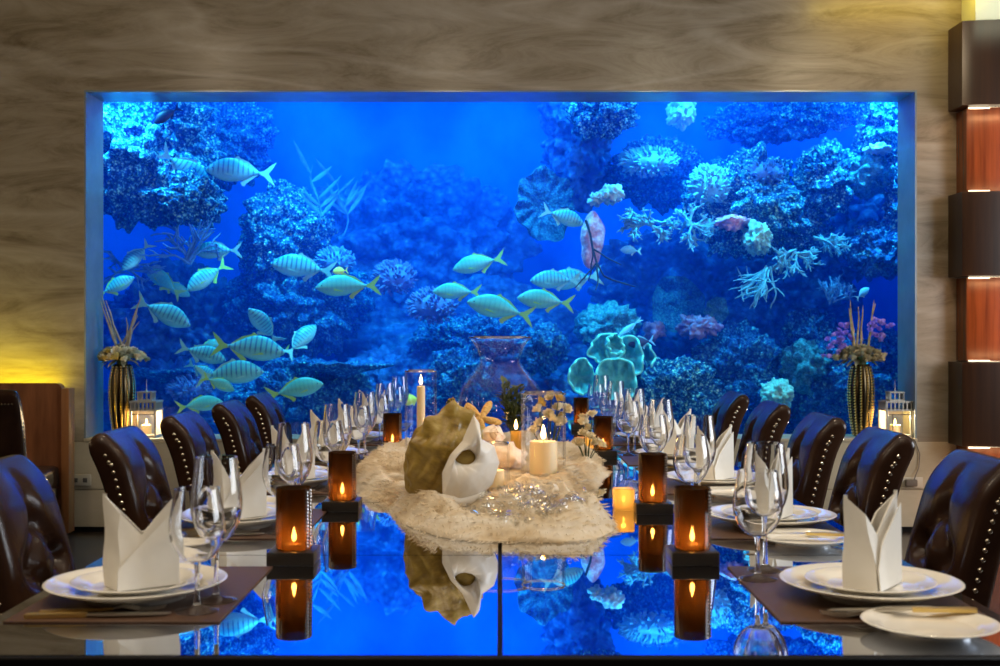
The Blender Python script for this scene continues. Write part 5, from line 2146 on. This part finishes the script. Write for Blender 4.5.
def put_fish(kind, head, tail, Y, yaw, label, group='fish in the aquarium', length=None):
    """head and tail points seen at distance Y; yaw turns the fish out of the pane's plane"""
    h, t_ = P(*head, Y), P(*tail, Y)
    d = h - t_
    L_ = d.length / max(0.35, math.cos(R(yaw)))
    if kind not in FPROTO:
        FPROTO[kind] = FISHP[kind]()
        o = FPROTO[kind]
    else:
        o = copy_tree(FPROTO[kind])
    c = (h + t_) / 2
    ang = math.atan2(d.z, d.x)
    left = math.cos(ang) < 0
    # head direction: +X local; mirror left-facing ones by a half turn about Z
    M = Matrix.Rotation(-ang if not left else -(ang - PI), 4, 'Y')
    M = M @ Matrix.Rotation((PI if left else 0) + R(yaw), 4, 'Z')
    o.matrix_world = Matrix.Translation(c) @ M @ Matrix.Scale(L_, 4)
    tag(o, label, 'fish', group)
    return o


put_fish('s', (207, 170), (275, 174), 8.45, 8, 'black striped silver fish at the upper left, swimming left')
put_fish('s', (206, 186), (163, 152), 8.5, 30, 'pale striped fish partly turned away beside the upper left rock ledge')
put_fish('s', (127, 271), (147, 241), 8.5, 35, 'small striped fish diving steeply near the left edge')
put_fish('y', (132, 277), (98, 297), 8.35, 20, 'striped fish half hidden by the left edge of the glass')
put_fish('s', (189, 326), (136, 300), 8.2, 10, 'striped fish heading down right above the left flower bouquet')
put_fish('s', (193, 252), (242, 250), 8.6, 5, 'dim striped fish swimming left above the left school')
put_fish('p', (148, 268), (180, 296), 8.7, 25, 'plain fish facing up left between the two leftmost striped fish')
put_fish('p', (188, 296), (158, 280), 8.9, 25, 'dim fish behind the one above the left bouquet')
put_fish('y', (190, 291), (226, 262), 8.4, 25, 'small yellow finned fish angled down left in the left school')
put_fish('s', (271, 264), (336, 272), 8.5, 6, 'striped fish swimming left just above the yellow tailed one')
put_fish('p', (316, 288), (381, 285), 8.3, 5, 'plain pale fish with a yellow forked tail, left of centre')
put_fish('s', (251, 309), (277, 344), 8.4, 30, 'striped fish pointing steeply upward above the big yellow tailed fish')
put_fish('s', (314, 325), (288, 356), 8.4, 35, 'small striped fish climbing at the right of the left school')
put_fish('y', (284, 353), (212, 344), 8.15, 6, 'largest silver fish with yellow tail in the left school, heading right')
put_fish('s', (225, 361), (178, 346), 8.2, 10, 'striped fish heading right under the dim small one')
put_fish('p', (222, 342), (196, 349), 8.7, 20, 'small fish just behind the back of a striped fish in the left school')
put_fish('s', (263, 372), (196, 376), 8.1, 8, 'striped fish heading right below the largest silver fish')
put_fish('s', (215, 380), (188, 362), 8.5, 20, 'small fish half hidden behind two others low in the left school')
put_fish('p', (233, 391), (203, 376), 8.05, 20, 'small greenish fish lowest in the middle of the left school')
put_fish('p', (323, 384), (266, 396), 8.1, 6, 'plain silver fish just above the left chair backs')
put_fish('p', (222, 402), (176, 408), 8.2, 8, 'pale fish low beside the left lantern')
put_fish('y', (267, 352), (288, 350), 8.3, 50, 'small fish seen tail on behind the largest silver fish')
put_fish('p', (453, 270), (506, 257), 8.5, 6, 'topmost of the plain green fish in the centre, swimming left')
put_fish('p', (433, 292), (482, 292), 8.45, 8, 'leftmost small green fish in the centre')
put_fish('p', (467, 302), (535, 317), 8.3, 6, 'long green fish above the clear vase')
put_fish('s', (530, 281), (582, 280), 8.5, 8, 'striped fish in front in the right of the centre group')
put_fish('s', (545, 284), (603, 275), 8.65, 6, 'striped fish overlapped by another at the right of the centre group')
put_fish('p', (517, 298), (575, 304), 8.35, 8, 'plain green fish below the overlapping striped pair')
put_fish('s', (584, 224), (541, 210), 8.4, 12, 'striped fish in front of the dark round fan coral')
put_fish('d', (155, 124), (180, 106), 8.15, 10, 'dark fish nosing down at the upper left corner')
put_fish('b', (617, 337), (643, 318), 8.5, 15, 'slender bright blue fish above the turquoise leaf corals')
put_fish('k', (628, 345), (655, 340), 8.45, 10, 'dark blue reef fish right of the slender blue fish')
put_fish('l', (333, 272), (348, 270), 8.45, 15, 'tiny bright yellow fish between two left facing silver fish')
put_fish('c', (620, 250), (642, 251), 8.6, 10, 'small pale blue fish under the staghorn coral')
put_fish('c', (870, 288), (855, 299), 8.2, 15, 'pale blue fish behind the reeds of the right bouquet')
put_fish('l', (402, 402), (422, 398), 8.3, 20, 'small yellow green fish beside the tall candle glass')
put_fish('p', (452, 410), (476, 416), 8.3, 20, 'pale fish low behind the clear vase')
